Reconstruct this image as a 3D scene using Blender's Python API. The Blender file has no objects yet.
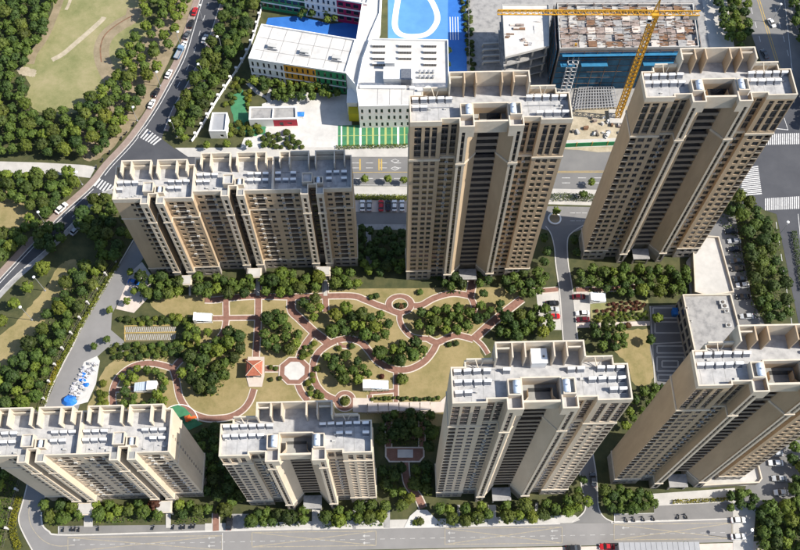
import bpy, bmesh, math, random
import numpy as np
from mathutils import Vector, Matrix
random.seed(7); np.random.seed(7)
PI = math.pi
scn = bpy.context.scene
COL = scn.collection

# ------------------------------------------------------------------ camera, sky, sun, exposure
CAM_H = 270.0; FPX = 913.7; PITCH = math.radians(63.8); ROLL = math.radians(0.58)
_fw = Vector((0, math.cos(PITCH), -math.sin(PITCH))); _rt = Vector((1, 0, 0)); _up = _rt.cross(_fw)
_r = math.cos(ROLL)*_rt + math.sin(ROLL)*_up; _u = -math.sin(ROLL)*_rt + math.cos(ROLL)*_up
cam_d = bpy.data.cameras.new('camera'); cam = bpy.data.objects.new('camera', cam_d); COL.objects.link(cam)
m = Matrix((( _r.x, _u.x, -_fw.x, 0), (_r.y, _u.y, -_fw.y, 0), (_r.z, _u.z, -_fw.z, CAM_H), (0, 0, 0, 1)))
cam.matrix_world = m
cam_d.sensor_width = 36.0; cam_d.lens = FPX/800*36.0; cam_d.clip_start = 1.0; cam_d.clip_end = 5000
scn.camera = cam
SUN_EL = math.radians(43); SUN_AZ = math.radians(6)     # light travels towards -x, slightly +y
ldir = Vector((-math.cos(SUN_AZ)*math.cos(SUN_EL), math.sin(SUN_AZ)*math.cos(SUN_EL), -math.sin(SUN_EL)))
w = bpy.data.worlds.new('World'); scn.world = w; w.use_nodes = True
nt = w.node_tree; bg = nt.nodes['Background']; sky = nt.nodes.new('ShaderNodeTexSky'); sky.sky_type = 'NISHITA'
sky.sun_disc = False; sky.sun_elevation = SUN_EL; sky.sun_rotation = math.atan2(-ldir.x, -ldir.y)
sky.air_density = 1.0; sky.dust_density = 1.0
nt.links.new(sky.outputs[0], bg.inputs[0]); bg.inputs[1].default_value = 0.118
sd = bpy.data.lights.new('sun', 'SUN'); sd.energy = 4.6; sd.angle = math.radians(0.53); sd.color = (1.0, 0.93, 0.82)
so = bpy.data.objects.new('sun', sd); COL.objects.link(so); so.rotation_euler = ldir.to_track_quat('-Z', 'Y').to_euler()
so.location = (200, 0, 300)
scn.view_settings.view_transform = 'Standard'; scn.view_settings.look = 'None'; scn.view_settings.gamma = 1
scn.view_settings.exposure = 0.72

# ------------------------------------------------------------------ helpers
def G(px, py, z=0.0):
    d = _fw + _r*((px-400)/FPX) - _u*((py-275)/FPX)
    t = (z-CAM_H)/d.z
    return Vector((d.x*t, d.y*t, z))

def mat(name, c1, c2=None, scale=0.3, rough=0.85, c3=None, detail=5, bump=0.0, metallic=0.0, rnd=0.0, spec=0.3, stretch=None, trans=0.0, nr=0.62):
    M = bpy.data.materials.new(name); M.use_nodes = True; n = M.node_tree.nodes; l = M.node_tree.links
    b = n['Principled BSDF']; b.inputs['Roughness'].default_value = rough; b.inputs['Metallic'].default_value = metallic
    b.inputs['Specular IOR Level'].default_value = spec
    if c2 is None:
        c2 = tuple(v*0.86 for v in c1)
    tc = n.new('ShaderNodeTexCoord'); src = tc.outputs['Object']
    if stretch:
        mp = n.new('ShaderNodeMapping'); mp.inputs['Scale'].default_value = stretch; l.new(src, mp.inputs['Vector']); src = mp.outputs[0]
    nz = n.new('ShaderNodeTexNoise'); nz.inputs['Scale'].default_value = scale; nz.inputs['Detail'].default_value = detail; nz.inputs['Roughness'].default_value = nr
    l.new(src, nz.inputs['Vector'])
    cr = n.new('ShaderNodeValToRGB'); e = cr.color_ramp.elements
    e[0].position = 0.34; e[0].color = (*c2, 1); e[1].position = 0.66; e[1].color = (*c1, 1)
    if c3:
        x = cr.color_ramp.elements.new(0.5); x.color = (*c3, 1)
    l.new(nz.outputs[0], cr.inputs[0]); out = cr.outputs[0]
    if rnd > 0:
        oi = n.new('ShaderNodeObjectInfo'); hs = n.new('ShaderNodeHueSaturation')
        mr = n.new('ShaderNodeMapRange'); mr.inputs['To Min'].default_value = 1-rnd; mr.inputs['To Max'].default_value = 1+rnd
        l.new(oi.outputs['Random'], mr.inputs[0]); l.new(mr.outputs[0], hs.inputs['Value'])
        mh = n.new('ShaderNodeMath'); mh.operation = 'MULTIPLY_ADD'; mh.inputs[1].default_value = 0.05*rnd/0.3; mh.inputs[2].default_value = 0.5-0.025*rnd/0.3
        wn = n.new('ShaderNodeTexWhiteNoise'); wn.noise_dimensions = '1D'; l.new(oi.outputs['Random'], wn.inputs['W'])
        l.new(wn.outputs['Value'], mh.inputs[0]); l.new(mh.outputs[0], hs.inputs['Hue'])
        l.new(out, hs.inputs['Color']); out = hs.outputs[0]
    l.new(out, b.inputs['Base Color'])
    if bump:
        bp = n.new('ShaderNodeBump'); bp.inputs['Strength'].default_value = bump; bp.inputs['Distance'].default_value = 0.3
        l.new(nz.outputs[0], bp.inputs['Height']); l.new(bp.outputs[0], b.inputs['Normal'])
    if trans:
        tr = n.new('ShaderNodeBsdfTranslucent'); l.new(out, tr.inputs['Color']); mx = n.new('ShaderNodeMixShader'); mx.inputs[0].default_value = trans
        l.new(b.outputs[0], mx.inputs[1]); l.new(tr.outputs[0], mx.inputs[2]); l.new(mx.outputs[0], n['Material Output'].inputs[0])
    return M

def leafmat(name, dark, light, rnd=0.28):
    return mat(name, light, dark, scale=0.55, rough=0.6, detail=3, rnd=rnd, trans=0.22, spec=0.25)

M = {}
M['wall'] = mat('beige_render', (.47,.36,.245), (.385,.295,.20), scale=0.25, rough=.9, stretch=(1,1,.25))
M['wall_cream'] = mat('cream_render', (.57,.485,.385), (.485,.41,.32), scale=0.25, rough=.9, stretch=(1,1,.25))
M['trim'] = mat('cream_stone_trim', (.58,.515,.42), (.49,.43,.35), scale=0.5)
M['podium'] = mat('grey_brown_stone', (.33,.30,.26), (.26,.235,.205), scale=0.8)
M['deck'] = mat('roof_tiles', (.45,.445,.44), (.28,.28,.285), scale=0.5, detail=10, c3=(.38,.38,.38))
M['deck_dark'] = mat('roof_felt', (.30,.30,.29), (.22,.22,.21), scale=0.4)
M['glass'] = mat('dark_window_glass', (.030,.034,.042), (.014,.016,.022), scale=0.6, rough=.12, spec=.5, rnd=.25)
M['frame'] = mat('window_frame_brown', (.16,.14,.125))
M['spandrel'] = mat('dark_spandrel', (.13,.115,.10), (.10,.09,.08))
M['balcony'] = mat('balcony_render', (.25,.215,.175), (.20,.17,.14), scale=.5)
M['white'] = mat('white_paint', (.80,.80,.79), (.72,.72,.71), scale=.4)
M['white_metal'] = mat('white_metal', (.82,.82,.82), rough=.35, spec=.5)
M['collector'] = mat('solar_tubes', (.16,.175,.20), (.09,.10,.125), scale=3, rough=.4, spec=.4)
M['tank'] = mat('blue_white_tank', (.62,.70,.80), (.52,.60,.70), rough=.4)
M['steel'] = mat('grey_steel', (.32,.33,.35), rough=.5)
M['ac'] = mat('air_con', (.50,.50,.48), (.4,.4,.39))
M['asphalt'] = mat('dark_asphalt', (.075,.078,.088), (.055,.058,.068), scale=.12, detail=8)
M['asphalt_old'] = mat('worn_asphalt', (.215,.21,.205), (.165,.163,.162), scale=.15, detail=8)
M['asphalt_south'] = mat('pale_worn_asphalt', (.235,.23,.228), (.19,.187,.187), scale=.1, detail=9)
M['asphalt_mid'] = mat('grey_asphalt', (.185,.183,.18), (.145,.145,.147), scale=.12, detail=8)
M['conc'] = mat('pale_concrete', (.48,.465,.44), (.38,.37,.35), scale=.25, detail=8)
M['conc_bright'] = mat('bright_concrete', (.58,.57,.55), (.44,.435,.425), scale=.22, detail=11, nr=.7)
M['conc_old'] = mat('stained_concrete', (.33,.325,.315), (.20,.20,.20), scale=.5, detail=9, c3=(.29,.285,.28))
M['grid_pave'] = mat('grass_grid_paving', (.20,.165,.10), (.12,.105,.055), scale=.6, detail=10, nr=.7)
M['pink'] = mat('pink_paving', (.30,.235,.205), (.225,.175,.155), scale=.5, detail=9, nr=.7)
M['pale_pink'] = mat('pale_pink_paving', (.56,.49,.44), (.48,.42,.38), scale=.5)
M['red_path'] = mat('red_paving', (.265,.145,.11), (.18,.095,.072), scale=.8, detail=10, nr=.7)
M['edging'] = mat('white_edging', (.60,.54,.48), (.5,.45,.4), scale=.8)
M['kerb'] = mat('kerb_stone', (.52,.50,.47), (.43,.42,.40), scale=.6)
M['lawn'] = mat('dry_lawn', (.31,.245,.125), (.175,.155,.06), scale=.14, detail=12, c3=(.25,.205,.095), bump=.5, nr=.76)
M['park_grass'] = mat('pale_park_grass', (.30,.26,.145), (.145,.16,.06), scale=.075, detail=13, c3=(.225,.215,.10), bump=.5, nr=.76)
M['ground'] = mat('ground_cover', (.085,.085,.035), (.04,.05,.02), scale=.25, detail=8, bump=.5)
M['soil'] = mat('bare_soil', (.30,.245,.165), (.17,.14,.085), scale=.2, detail=12, bump=.3, nr=.75)
M['sand'] = mat('sandy_track', (.46,.40,.30), (.27,.235,.165), scale=.3, detail=12, nr=.72)
M['line_white'] = mat('white_road_paint', (.66,.66,.65), (.42,.42,.42), scale=1.2, detail=8)
M['line_yellow'] = mat('yellow_road_paint', (.50,.34,.09), (.36,.27,.10), scale=1.2, detail=8)
M['line_pale'] = mat('pale_yellow_paint', (.36,.315,.225), (.25,.235,.21), scale=1.5, detail=8)
M['line_faint'] = mat('worn_white_paint', (.48,.48,.47), (.27,.27,.27), scale=1.5, detail=8)
M['blue'] = mat('blue_court', (.035,.16,.50), (.025,.125,.42), scale=.2, rough=.6)
M['blue_pale'] = mat('pale_blue_court', (.10,.27,.55), (.08,.23,.48), scale=.2, rough=.6)
M['turf'] = mat('green_turf', (.06,.22,.11), (.04,.16,.08), scale=.4)
M['turf_stripe'] = mat('pale_turf_stripe', (.38,.42,.16), (.30,.36,.14), scale=.4)
M['orange'] = mat('orange_panel', (.62,.30,.03), (.55,.26,.025), scale=.6)
M['green_panel'] = mat('green_panel', (.03,.24,.10), (.025,.19,.08), scale=.6)
M['magenta'] = mat('magenta_panel', (.42,.02,.10), (.34,.016,.08), scale=.6)
M['red_panel'] = mat('red_panel', (.50,.05,.08), (.42,.04,.06), scale=.6)
M['yellow_panel'] = mat('yellow_panel', (.55,.46,.03), (.48,.40,.03), scale=.6)
M['net'] = mat('blue_scaffold_net', (.03,.125,.22), (.02,.07,.125), scale=.35, detail=8, stretch=(1,1,.5), rough=.7)
M['net_bright'] = mat('bright_blue_net', (.04,.22,.40), (.03,.15,.29), scale=.4, rough=.7)
M['crane'] = mat('crane_yellow', (.60,.33,.03), (.48,.25,.025), scale=.8, rough=.5)
M['rust'] = mat('rusty_formwork', (.22,.12,.07), (.13,.08,.05), scale=.6)
M['timber'] = mat('formwork_ply', (.33,.265,.235), (.17,.14,.125), scale=.7, detail=8)
M['roof_tile'] = mat('red_roof_tiles', (.42,.145,.09), (.32,.105,.065), scale=1.5, detail=8)
M['wood'] = mat('dark_timber', (.13,.085,.055), (.09,.06,.04))
M['bark'] = mat('bark', (.12,.09,.065), (.07,.055,.04), scale=2)
M['leaf_mid'] = leafmat('leaf_mid', (.046,.072,.013), (.118,.158,.030))
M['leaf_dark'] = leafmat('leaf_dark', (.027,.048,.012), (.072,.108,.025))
M['leaf_lime'] = leafmat('leaf_lime', (.080,.110,.015), (.180,.215,.032))
M['leaf_yellow'] = leafmat('leaf_yellow', (.13,.13,.012), (.30,.27,.02))
M['leaf_red'] = leafmat('leaf_red', (.07,.03,.018), (.15,.06,.03))
M['tyre'] = mat('tyre', (.02,.02,.02)); M['rim'] = mat('rim', (.45,.45,.46), rough=.3, metallic=.6)
M['lamp'] = mat('headlamp', (.7,.7,.68), rough=.15, spec=.5); M['tail'] = mat('tail_lamp', (.35,.01,.01), rough=.2)
M['globe'] = mat('opal_lamp_glass', (.85,.85,.83), rough=.3)
M['tarp'] = mat('blue_tarp', (.03,.20,.62), (.02,.14,.5), scale=.8, rough=.5)
M['debris'] = mat('white_rubble', (.62,.62,.64), (.30,.30,.34), scale=.8, detail=9)
M['orange_toy'] = mat('orange_play', (.65,.13,.03), rough=.4)
CARCOL = {}
for k, c in dict(white=(.78,.78,.77), silver=(.42,.44,.46), black=(.015,.016,.018), grey=(.09,.10,.11), red=(.42,.015,.02), maroon=(.10,.012,.02), blue=(.02,.11,.36), blue_grey=(.16,.26,.38)).items():
    CARCOL[k] = mat('car_paint_'+k, c, tuple(v*.94 for v in c), rough=.22, spec=.55)

def obj(name, me, parent=None, loc=None, rotz=0, label=None, cat=None, group=None, kind=None):
    o = bpy.data.objects.new(name, me); COL.objects.link(o)
    if loc is not None: o.location = loc
    if rotz: o.rotation_euler = (0, 0, rotz)
    if parent: o.parent = parent
    if label: o['label'] = label
    if cat: o['category'] = cat
    if group: o['group'] = group
    if kind: o['kind'] = kind
    return o
def empty(name, loc, rotz=0, **k): return obj(name, None, None, loc, rotz, **k)

class MB:
    """collects faces with material slots into one mesh"""
    def __init__(s): s.v = []; s.f = []; s.mi = []; s.mats = []
    def slot(s, m):
        if m not in s.mats: s.mats.append(m)
        return s.mats.index(m)
    def face(s, pts, m):
        i = len(s.v); s.v += [tuple(p) for p in pts]; s.f.append(tuple(range(i, i+len(pts)))); s.mi.append(s.slot(m))
    def box(s, x0, x1, y0, y1, z0, z1, m, bottom=True):
        i = len(s.v); k = s.slot(m)
        s.v += [(x0,y0,z0),(x1,y0,z0),(x1,y1,z0),(x0,y1,z0),(x0,y0,z1),(x1,y0,z1),(x1,y1,z1),(x0,y1,z1)]
        fs = [(0,1,5,4),(1,2,6,5),(2,3,7,6),(3,0,4,7),(4,5,6,7)] + ([(3,2,1,0)] if bottom else [])
        for f in fs: s.f.append(tuple(i+a for a in f)); s.mi.append(k)
    def prism(s, pts, z0, z1, m, mtop=None, bottom=False):
        """pts CCW seen from above"""
        n = len(pts)
        for a in range(n):
            p, q = pts[a], pts[(a+1) % n]
            s.face([(p[0],p[1],z0),(q[0],q[1],z0),(q[0],q[1],z1),(p[0],p[1],z1)], m)
        s.face([(p[0],p[1],z1) for p in pts], mtop or m)
        if bottom: s.face([(p[0],p[1],z0) for p in reversed(pts)], m)
    def tube(s, a, b, r0, r1, m, n=8, cap=True):
        a = Vector(a); b = Vector(b); d = (b-a).normalized(); t = d.orthogonal().normalized(); q = d.cross(t)
        i = len(s.v); k = s.slot(m)
        for c, r in ((a, r0), (b, r1)):
            for j in range(n):
                an = 2*PI*j/n; s.v.append(tuple(c + t*math.cos(an)*r + q*math.sin(an)*r))
        for j in range(n):
            s.f.append((i+j, i+(j+1) % n, i+n+(j+1) % n, i+n+j)); s.mi.append(k)
        if cap:
            s.f.append(tuple(i+n+j for j in range(n))); s.mi.append(k)
            s.f.append(tuple(i+n-1-j for j in range(n))); s.mi.append(k)
    def bar(s, a, b, wd, m, up=(0,0,1)):
        a = Vector(a); b = Vector(b); d = (b-a).normalized(); t = d.cross(Vector(up))
        if t.length < 1e-4: t = Vector((1,0,0))
        t = t.normalized()*wd/2; q = t.cross(d).normalized()*wd/2
        i = len(s.v); k = s.slot(m)
        for c in (a, b):
            s.v += [tuple(c-t-q), tuple(c+t-q), tuple(c+t+q), tuple(c-t+q)]
        for f in ((0,1,5,4),(1,2,6,5),(2,3,7,6),(3,0,4,7),(3,2,1,0),(4,5,6,7)): s.f.append(tuple(i+x for x in f)); s.mi.append(k)
    def mesh(s, name, smooth=False):
        me = bpy.data.meshes.new(name); me.from_pydata(s.v, [], s.f)
        for m_ in s.mats: me.materials.append(m_)
        me.polygons.foreach_set('material_index', s.mi)
        if smooth: me.polygons.foreach_set('use_smooth', [True]*len(s.f))
        me.update(); return me
    def build(s, name, parent=None, **k): return obj(name, s.mesh(name), parent, **k)

def ccw(pts):
    a = sum(pts[i][0]*pts[(i+1) % len(pts)][1]-pts[(i+1) % len(pts)][0]*pts[i][1] for i in range(len(pts)))
    return pts if a > 0 else pts[::-1]
def PX(pl, z=0): return [tuple(G(x, y, z))[:2] for x, y in pl]
_lv = {}; _dc = [0]
def sheet(name, pxpoly, z, m, kind='structure', parent=None, h=0, soft=0):
    pts = PX(pxpoly); b = MB()
    if soft:
        rs_ = random.Random(len(pxpoly)); pts = [(p.x+rs_.uniform(-soft,soft), p.y+rs_.uniform(-soft,soft)) for p in smooth(pts, 9, True)]
    pts = ccw(pts)
    if not h: k_ = round(z*50); _lv[k_] = _lv.get(k_, 0)+1; z += _lv[k_]*.0009
    if h: b.prism(pts, z, z+h, m)
    else: b.face([(p[0], p[1], z) for p in pts], m)
    return b.build(name, parent, kind=kind)
def smooth(pts, n=6, closed=False):
    pts = [Vector(p).to_2d() for p in pts]; out = []; L = len(pts)
    R = range(L if closed else L-1)
    for i in R:
        if closed: p0, p1, p2, p3 = pts[i-1], pts[i], pts[(i+1) % L], pts[(i+2) % L]
        else: p0, p1, p2, p3 = pts[max(i-1,0)], pts[i], pts[i+1], pts[min(i+2,L-1)]
        for k in range(n):
            t = k/n; out.append(0.5*((2*p1)+(p2-p0)*t+(2*p0-5*p1+4*p2-p3)*t*t+(3*p1-p0-3*p2+p3)*t**3))
    if not closed: out.append(pts[-1])
    return out
def offset(pts, d, closed=False):
    out = []; L = len(pts)
    for i in range(L):
        a = pts[i-1] if (closed or i) else pts[0]; b = pts[(i+1) % L] if (closed or i < L-1) else pts[-1]
        t = (b-a); t = t.normalized() if t.length > 1e-9 else Vector((1,0)); nrm = Vector((-t.y, t.x)); out.append(pts[i]+nrm*d)
    return out
def ribbon_mb(b, pts, d0, d1, z, m, closed=False, h=0):
    A = offset(pts, d0, closed); B = offset(pts, d1, closed); L = len(pts)
    for i in range(L if closed else L-1):
        j = (i+1) % L
        q = [(A[j].x,A[j].y),(A[i].x,A[i].y),(B[i].x,B[i].y),(B[j].x,B[j].y)] if d0 < d1 else [(A[i].x,A[i].y),(A[j].x,A[j].y),(B[j].x,B[j].y),(B[i].x,B[i].y)]
        q = ccw(q)
        if h: b.prism(q, z, z+h, m)
        else: b.face([(x,y,z) for x,y in q], m)
def ribbon(name, pxpts, d0, d1, z, m, closed=False, h=0, kind='structure', n=6, parent=None):
    b = MB(); ribbon_mb(b, smooth(PX(pxpts), n, closed), d0, d1, z, m, closed, h); return b.build(name, parent, kind=kind)
def rz_of(px0, px1):
    a = G(*px0); c = G(*px1); return math.atan2(c.y-a.y, c.x-a.x)

# ------------------------------------------------------------------ ground, roads, paths
b = MB(); b.face([(-700,-300,0),(700,-300,0),(700,900,0),(-700,900,0)], M['ground']); b.build('ground', kind='structure')
Z1, Z2, Z3, Z4, Z5 = .02, .04, .06, .08, .10
# --- park on the left
sheet('park_lawn', [(62,-12),(140,-12),(138,8),(150,30),(128,52),(122,66),(124,80),(98,98),(78,112),(44,114),(26,100),(30,86),(22,66),(33,50),(46,38),(52,18)], Z1, M['park_grass'], soft=.35)
ribbon('sandy_track', [(52,60),(63,54),(76,43),(90,31),(102,20),(104,17)], -1.0, 1.0, Z2, M['sand'])
ribbon('bare_curve_path', [(136,8),(133,18),(120,26),(108,36),(103,48),(104,60),(110,74),(114,80)], -3.4, 2.4, Z2, M['soil'])
ribbon('edging_track', [(132,16),(118,24),(105,35),(100.5,48),(101.5,62)], -.25, .25, Z3, M['rust'])
ribbon('edge_track', [(62,-8),(58,5),(52,20),(46,34),(40,44),(33,54),(30,64)], -1.4, 1.6, Z2, M['soil'])
sheet('rubble_patch', [(17,70),(24,67),(35,70),(36,75),(31,77),(22,75)], Z3, M['sand'], soft=.35)
ribbon('white_track', [(66,10),(69,4),(72,-6)], -.6, .6, Z3, M['sand'])
sheet('park_path', [(-20,161),(40,162.5),(84,165),(96,167),(90,178),(74,176),(40,173.5),(-20,172)], Z2, M['conc'])
sheet('park_soil', [(90,95),(125,68),(150,30),(190,-10),(200,-10),(150,100),(120,140),(95,160),(80,150)], Z1-.005, M['soil'], soft=.35)
sheet('verge_lawn', [(76,260),(60,265),(48,284),(30,306),(10,328),(-20,352),(-20,380),(8,366),(35,336),(56,304),(74,276)], Z1, M['lawn'], soft=.3)
sheet('west_lawn', [(-20,196),(10,190),(30,204),(40,216),(20,232),(-20,245)], Z1, M['lawn'], soft=.35)
# --- the western road
LEFT_EDGE = [(214,-30),(204,-10),(198.5,5),(191,30),(182.5,57),(168,85),(152.5,112),(132,141),(109,166),(91.5,187.5),(56,220),(0,279),(-40,322)]
RIGHT_EDGE = [(242,-40),(228,-14),(219,8),(210,36),(199.5,60),(184,90),(173,108),(164,131)]
RIGHT_EDGE2 = [(112,189),(97,196),(76,219.5),(46,249.5),(10,281),(-30,325)]
lp = smooth(PX(LEFT_EDGE), 5); r1 = smooth(PX(RIGHT_EDGE), 5); r2 = smooth(PX(RIGHT_EDGE2), 5)
jn = [Vector(p) for p in PX([(162,139),(175,149),(195,152),(195,184),(160,184),(118,186)])]
poly = lp[::-1] + r1 + jn + r2
b = MB(); b.face([(p.x,p.y,Z2) for p in poly[::-1]], M['asphalt'])
me = b.mesh('western_road'); bm = bmesh.new(); bm.from_mesh(me); bmesh.ops.triangulate(bm, faces=bm.faces[:]); bm.normal_update()
for f in bm.faces:
    if f.normal.z < 0: f.normal_flip()
bm.to_mesh(me); bm.free(); obj('western_road', me, kind='structure')
b = MB(); ribbon_mb(b, lp, -2.5, -.15, 0, M['pink'], h=.13); b.build('western_pavement', kind='structure')
b = MB(); ribbon_mb(b, lp, -.15, .12, 0, M['kerb'], h=.15); b.build('western_kerb', kind='structure')
b = MB(); ribbon_mb(b, r1, -.12, .15, 0, M['kerb'], h=.14); ribbon_mb(b, r1, .15, 1.6, 0, M['pink'], h=.12); b.build('eastern_kerb', kind='structure')
b = MB(); ribbon_mb(b, r2, -.12, .15, 0, M['kerb'], h=.14); ribbon_mb(b, r2, .15, 1.8, 0, M['conc_old'], h=.12); b.build('verge_kerb', kind='structure')
b = MB(); ribbon_mb(b, lp[8:-18], .9, 1.15, Z3, M['line_white'])
mid = offset(lp, 3.6)
for i in range(0, len(mid)-1, 3):
    if i < 26 or i > 46: ribbon_mb(b, mid[i:i+2], -.08, .08, Z3, M['line_white'])
mid = offset(lp, 1.0); ribbon_mb(b, mid[45:], -.12, .12, Z3, M['line_white'])
b.build('lane_marking', kind='structure')
def crosswalk(p0, p1, q0, q1, n, m='line_white', duty=.5, z=Z3):
    """stripes run from the p0-p1 line to the q0-q1 line"""
    b = MB(); a0, a1, c0, c1 = (G(*p) for p in (p0, p1, q0, q1))
    for i in range(n):
        t0 = i/n; t1 = (i+duty)/n
        P = [a0.lerp(a1,t0), a0.lerp(a1,t1), c0.lerp(c1,t1), c0.lerp(c1,t0)]
        b.face([(x,y,z) for x,y in ccw([(p.x,p.y) for p in P])], M[m])
    return b.build('crosswalk', kind='structure')
crosswalk((142,125),(163,140),(135,135),(155,146), 8)
crosswalk((97,177),(116,187),(91,184),(110,196), 7)
# --- road behind the north slab
sheet('north_road', [(150,157),(409,157),(640,146),(742,148),(742,192),(640,192),(500,188.5),(409,186),(190,186),(160,184),(120,180)], Z1+.005, M['asphalt_mid'])
sheet('north_pavement', [(175,148),(409,147),(620,138),(620,146.2),(500,150),(409,157),(188,157)], 0, M['conc'], h=.13)
sheet('south_pavement', [(190,186),(409,186.5),(560,189),(640,191),(640,207),(500,203),(409,196),(190,196)], 0, M['conc'], h=.13)
b = MB()
def dash(b, p, q, wd, m, z=Z3):
    _dc[0] = (_dc[0]+1) % 37; a = G(*p).to_2d(); c = G(*q).to_2d(); ribbon_mb(b, [a, c], -wd/2, wd/2, z+_dc[0]*.0003, M[m])
for y in (163,168,178.5):
    for x in range(352, 408, 14): dash(b, (x,y),(x+7,y), .18, 'line_white')
for x in (360,379,381.5): dash(b, (x,159),(x,170.5), .5, 'line_yellow')
for y in (161,168.5):
    for x in (395,): 
        for s_ in (-1,1): dash(b,(x-4,y),(x,y+1.8*s_),.15,'line_white'); dash(b,(x+4,y),(x,y+1.8*s_),.15,'line_white')
dash(b,(352,185),(409,185.4),.15,'line_white'); dash(b,(352,172.5),(640,171),.18,'line_yellow'); dash(b,(520,173),(640,172),.18,'line_yellow')
for y in (178,183):
    for x in range(546,640,16): dash(b,(x,y),(x+8,y),.2,'line_white')
b.build('lane_marking', kind='structure')
# crosswalk where the kerbs meet on the east and the big junction
EAST = [(742,-40),(752,0),(772,70),(742,130),(742,205),(760,203),(776,212),(800,330),(806,420),(850,430),(900,60),(830,-40)]
sheet('eastern_road', EAST, Z1+.01, M['asphalt'])
sheet('junction', [(738,140),(768,142),(835,130),(850,215),(776,214),(735,200)], Z2, M['asphalt'])
sheet('northeast_road', [(728,-40),(741,0),(752,36),(764,70),(778,95),(830,95),(830,-40)], Z3, M['asphalt_mid'])
b = MB()
dash(b,(755,-8),(779,72),.25,'line_yellow',Z4); dash(b,(757.2,-8),(781.2,72),.25,'line_yellow',Z4)
for t in range(0,6):
    for x0 in (747,771,787): dash(b,(x0+t*4,-6+t*14),(x0+t*4+1.5,0+t*14),.18,'line_white',Z4)
dash(b,(784,-6),(792,70),.2,'line_white',Z4); dash(b,(784,118),(788,130),.2,'line_white',Z4); dash(b,(770,128),(788,130),.3,'line_white',Z4); dash(b,(798,214),(806,300),.2,'line_white',Z4)
for t in range(0,7): dash(b,(776+t*2.5,222+t*16),(777+t*2.5,229+t*16),.18,'line_white',Z4)
b.build('lane_marking', kind='structure')
crosswalk((766,134),(806,133),(766,145),(806,144), 20, duty=.55, z=Z4)
crosswalk((765,198.5),(806,196),(765,210.5),(806,208.5), 20, duty=.55, z=Z4)
crosswalk((744,168),(740,197),(758,166),(762,195), 15, duty=.55, z=Z4)
# --- parking court between the north slab and the middle tower, inner lane
sheet('inner_lane', [(352,212),(409,212.5),(409,224),(352,224)], Z2, M['asphalt_mid'])
sheet('parking_bays', [(352,200),(409,200.5),(409,212.3),(352,211.8)], Z2+.01, M['pale_pink'])
sheet('inner_path', [(352,224),(409,224.2),(409,230),(352,229.5)], Z2, M['conc_old'])
sheet('path_north_south', [(366,230),(371,230),(372,268),(366,268)], Z1, M['conc_old'])
sheet('east_apron', [(536,206),(640,208),(640,226),(585,228),(575,232),(552,232),(540,228)], Z2, M['asphalt_old'])
b = MB()
for x in (570,576,582,588): dash(b,(x,213),(x+5,213),.15,'line_white'); dash(b,(x,221),(x+5,221),.15,'line_white')
b.build('parking_marking', kind='structure')
ML = [(546,226),(551.5,234),(555,248),(556,262),(558.5,280),(560.5,296),(563.5,338),(568,390),(574,440),(580,470),(582,486),(586,503),(584,513),(572,523)]
MR = [(583,225),(572,232),(567,240),(567.5,262),(570.5,280),(572.8,296),(577,338),(584,390),(590,440),(595,470),(596.5,488),(598,508),(604,518),(614,523)]
ml = smooth(PX(ML), 4); mr = smooth(PX(MR), 4)
b = MB()
for i in range(len(ml)-1): b.face([(*p,Z3) for p in (ml[i+1],ml[i],mr[i],mr[i+1])][::-1] if False else [(ml[i].x,ml[i].y,Z3),(ml[i+1].x,ml[i+1].y,Z3),(mr[i+1].x,mr[i+1].y,Z3),(mr[i].x,mr[i].y,Z3)], M['asphalt_mid'])
b.build('middle_lane', kind='structure')
b = MB(); ribbon_mb(b, ml, -.35, 0, 0, M['kerb'], h=.14); ribbon_mb(b, mr, 0, .35, 0, M['kerb'], h=.14); b.build('middle_lane_kerb', kind='structure')
# --- southern road
sheet('southern_road', [(36,560),(24.5,535),(19,520),(22,506),(27,487),(46,404),(61,369),(73,346),(84.5,323),(114.5,273.5),(136,238),(150,215),(166,224),(152,243),(141,262),(128,285),(112,314),(111,330),(124,341),(124,352),(108,347),(97,357),(80,404),(58,470),(44,500),(40,513),(41.5,525.5),(49,532),(58,535.5),(120,534.5),(270,530),(430,527.5),(572,523.2),(614,523),(733,519.5),(733,542),(614,545),(450,548),(300,551),(150,560)], Z2, M['asphalt_south'])
ribbon('south_kerb', [(41,512),(42,525),(49,532),(58,535.3),(120,534.3),(270,530),(430,527.5),(560,524)], -.1, .35, 0, M['kerb'], h=.14, n=3)
ribbon('south_kerb', [(611,523),(680,521),(733,519)], -.1, .25, 0, M['kerb'], h=.14, n=2)
ribbon('road_kerb', [(136,236),(114.3,273),(84.2,323),(73,346),(61,369),(46,404),(27,487),(22,506),(19,520),(24.5,535),(36,556)], -.25, .1, 0, M['kerb'], h=.16, n=4)
sheet('scooter_bay', [(58,526),(205,524.5),(205,531.5),(58,534)], Z3, M['asphalt_old'])
sheet('visitor_bay', [(614,514),(654,513),(654,506),(733,502),(733,519),(614,521.5)], Z3, M['asphalt_old'])
sheet('south_verge', [(36,560),(150,561),(300,552),(450,549),(614,546),(733,543),(760,541),(820,600),(0,640)], Z1, M['pale_pink'])
sheet('south_footway', [(205,523.5),(430,519),(575,515),(580,520),(572,523),(430,527.2),(205,531.8)], 0, M['conc'], h=.12)
b = MB()
def boxjunction(x0,x1,ya,yb,slope=-.012):
    f = lambda x,y: (x, y+slope*(x-x0))
    for p,q in (((x0,ya),(x1,ya)),((x0,yb),(x1,yb)),((x0,ya),(x0,yb)),((x1,ya),(x1,yb)),((x0,ya),(x1,yb)),((x0,yb),(x1,ya))):
        dash(b, f(*p), f(*q), .22, 'line_pale', Z4)
boxjunction(68,222,537.5,552); boxjunction(252,376,532.5,547); boxjunction(445,562,528.5,544.5); boxjunction(614,732,524.5,540)
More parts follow.
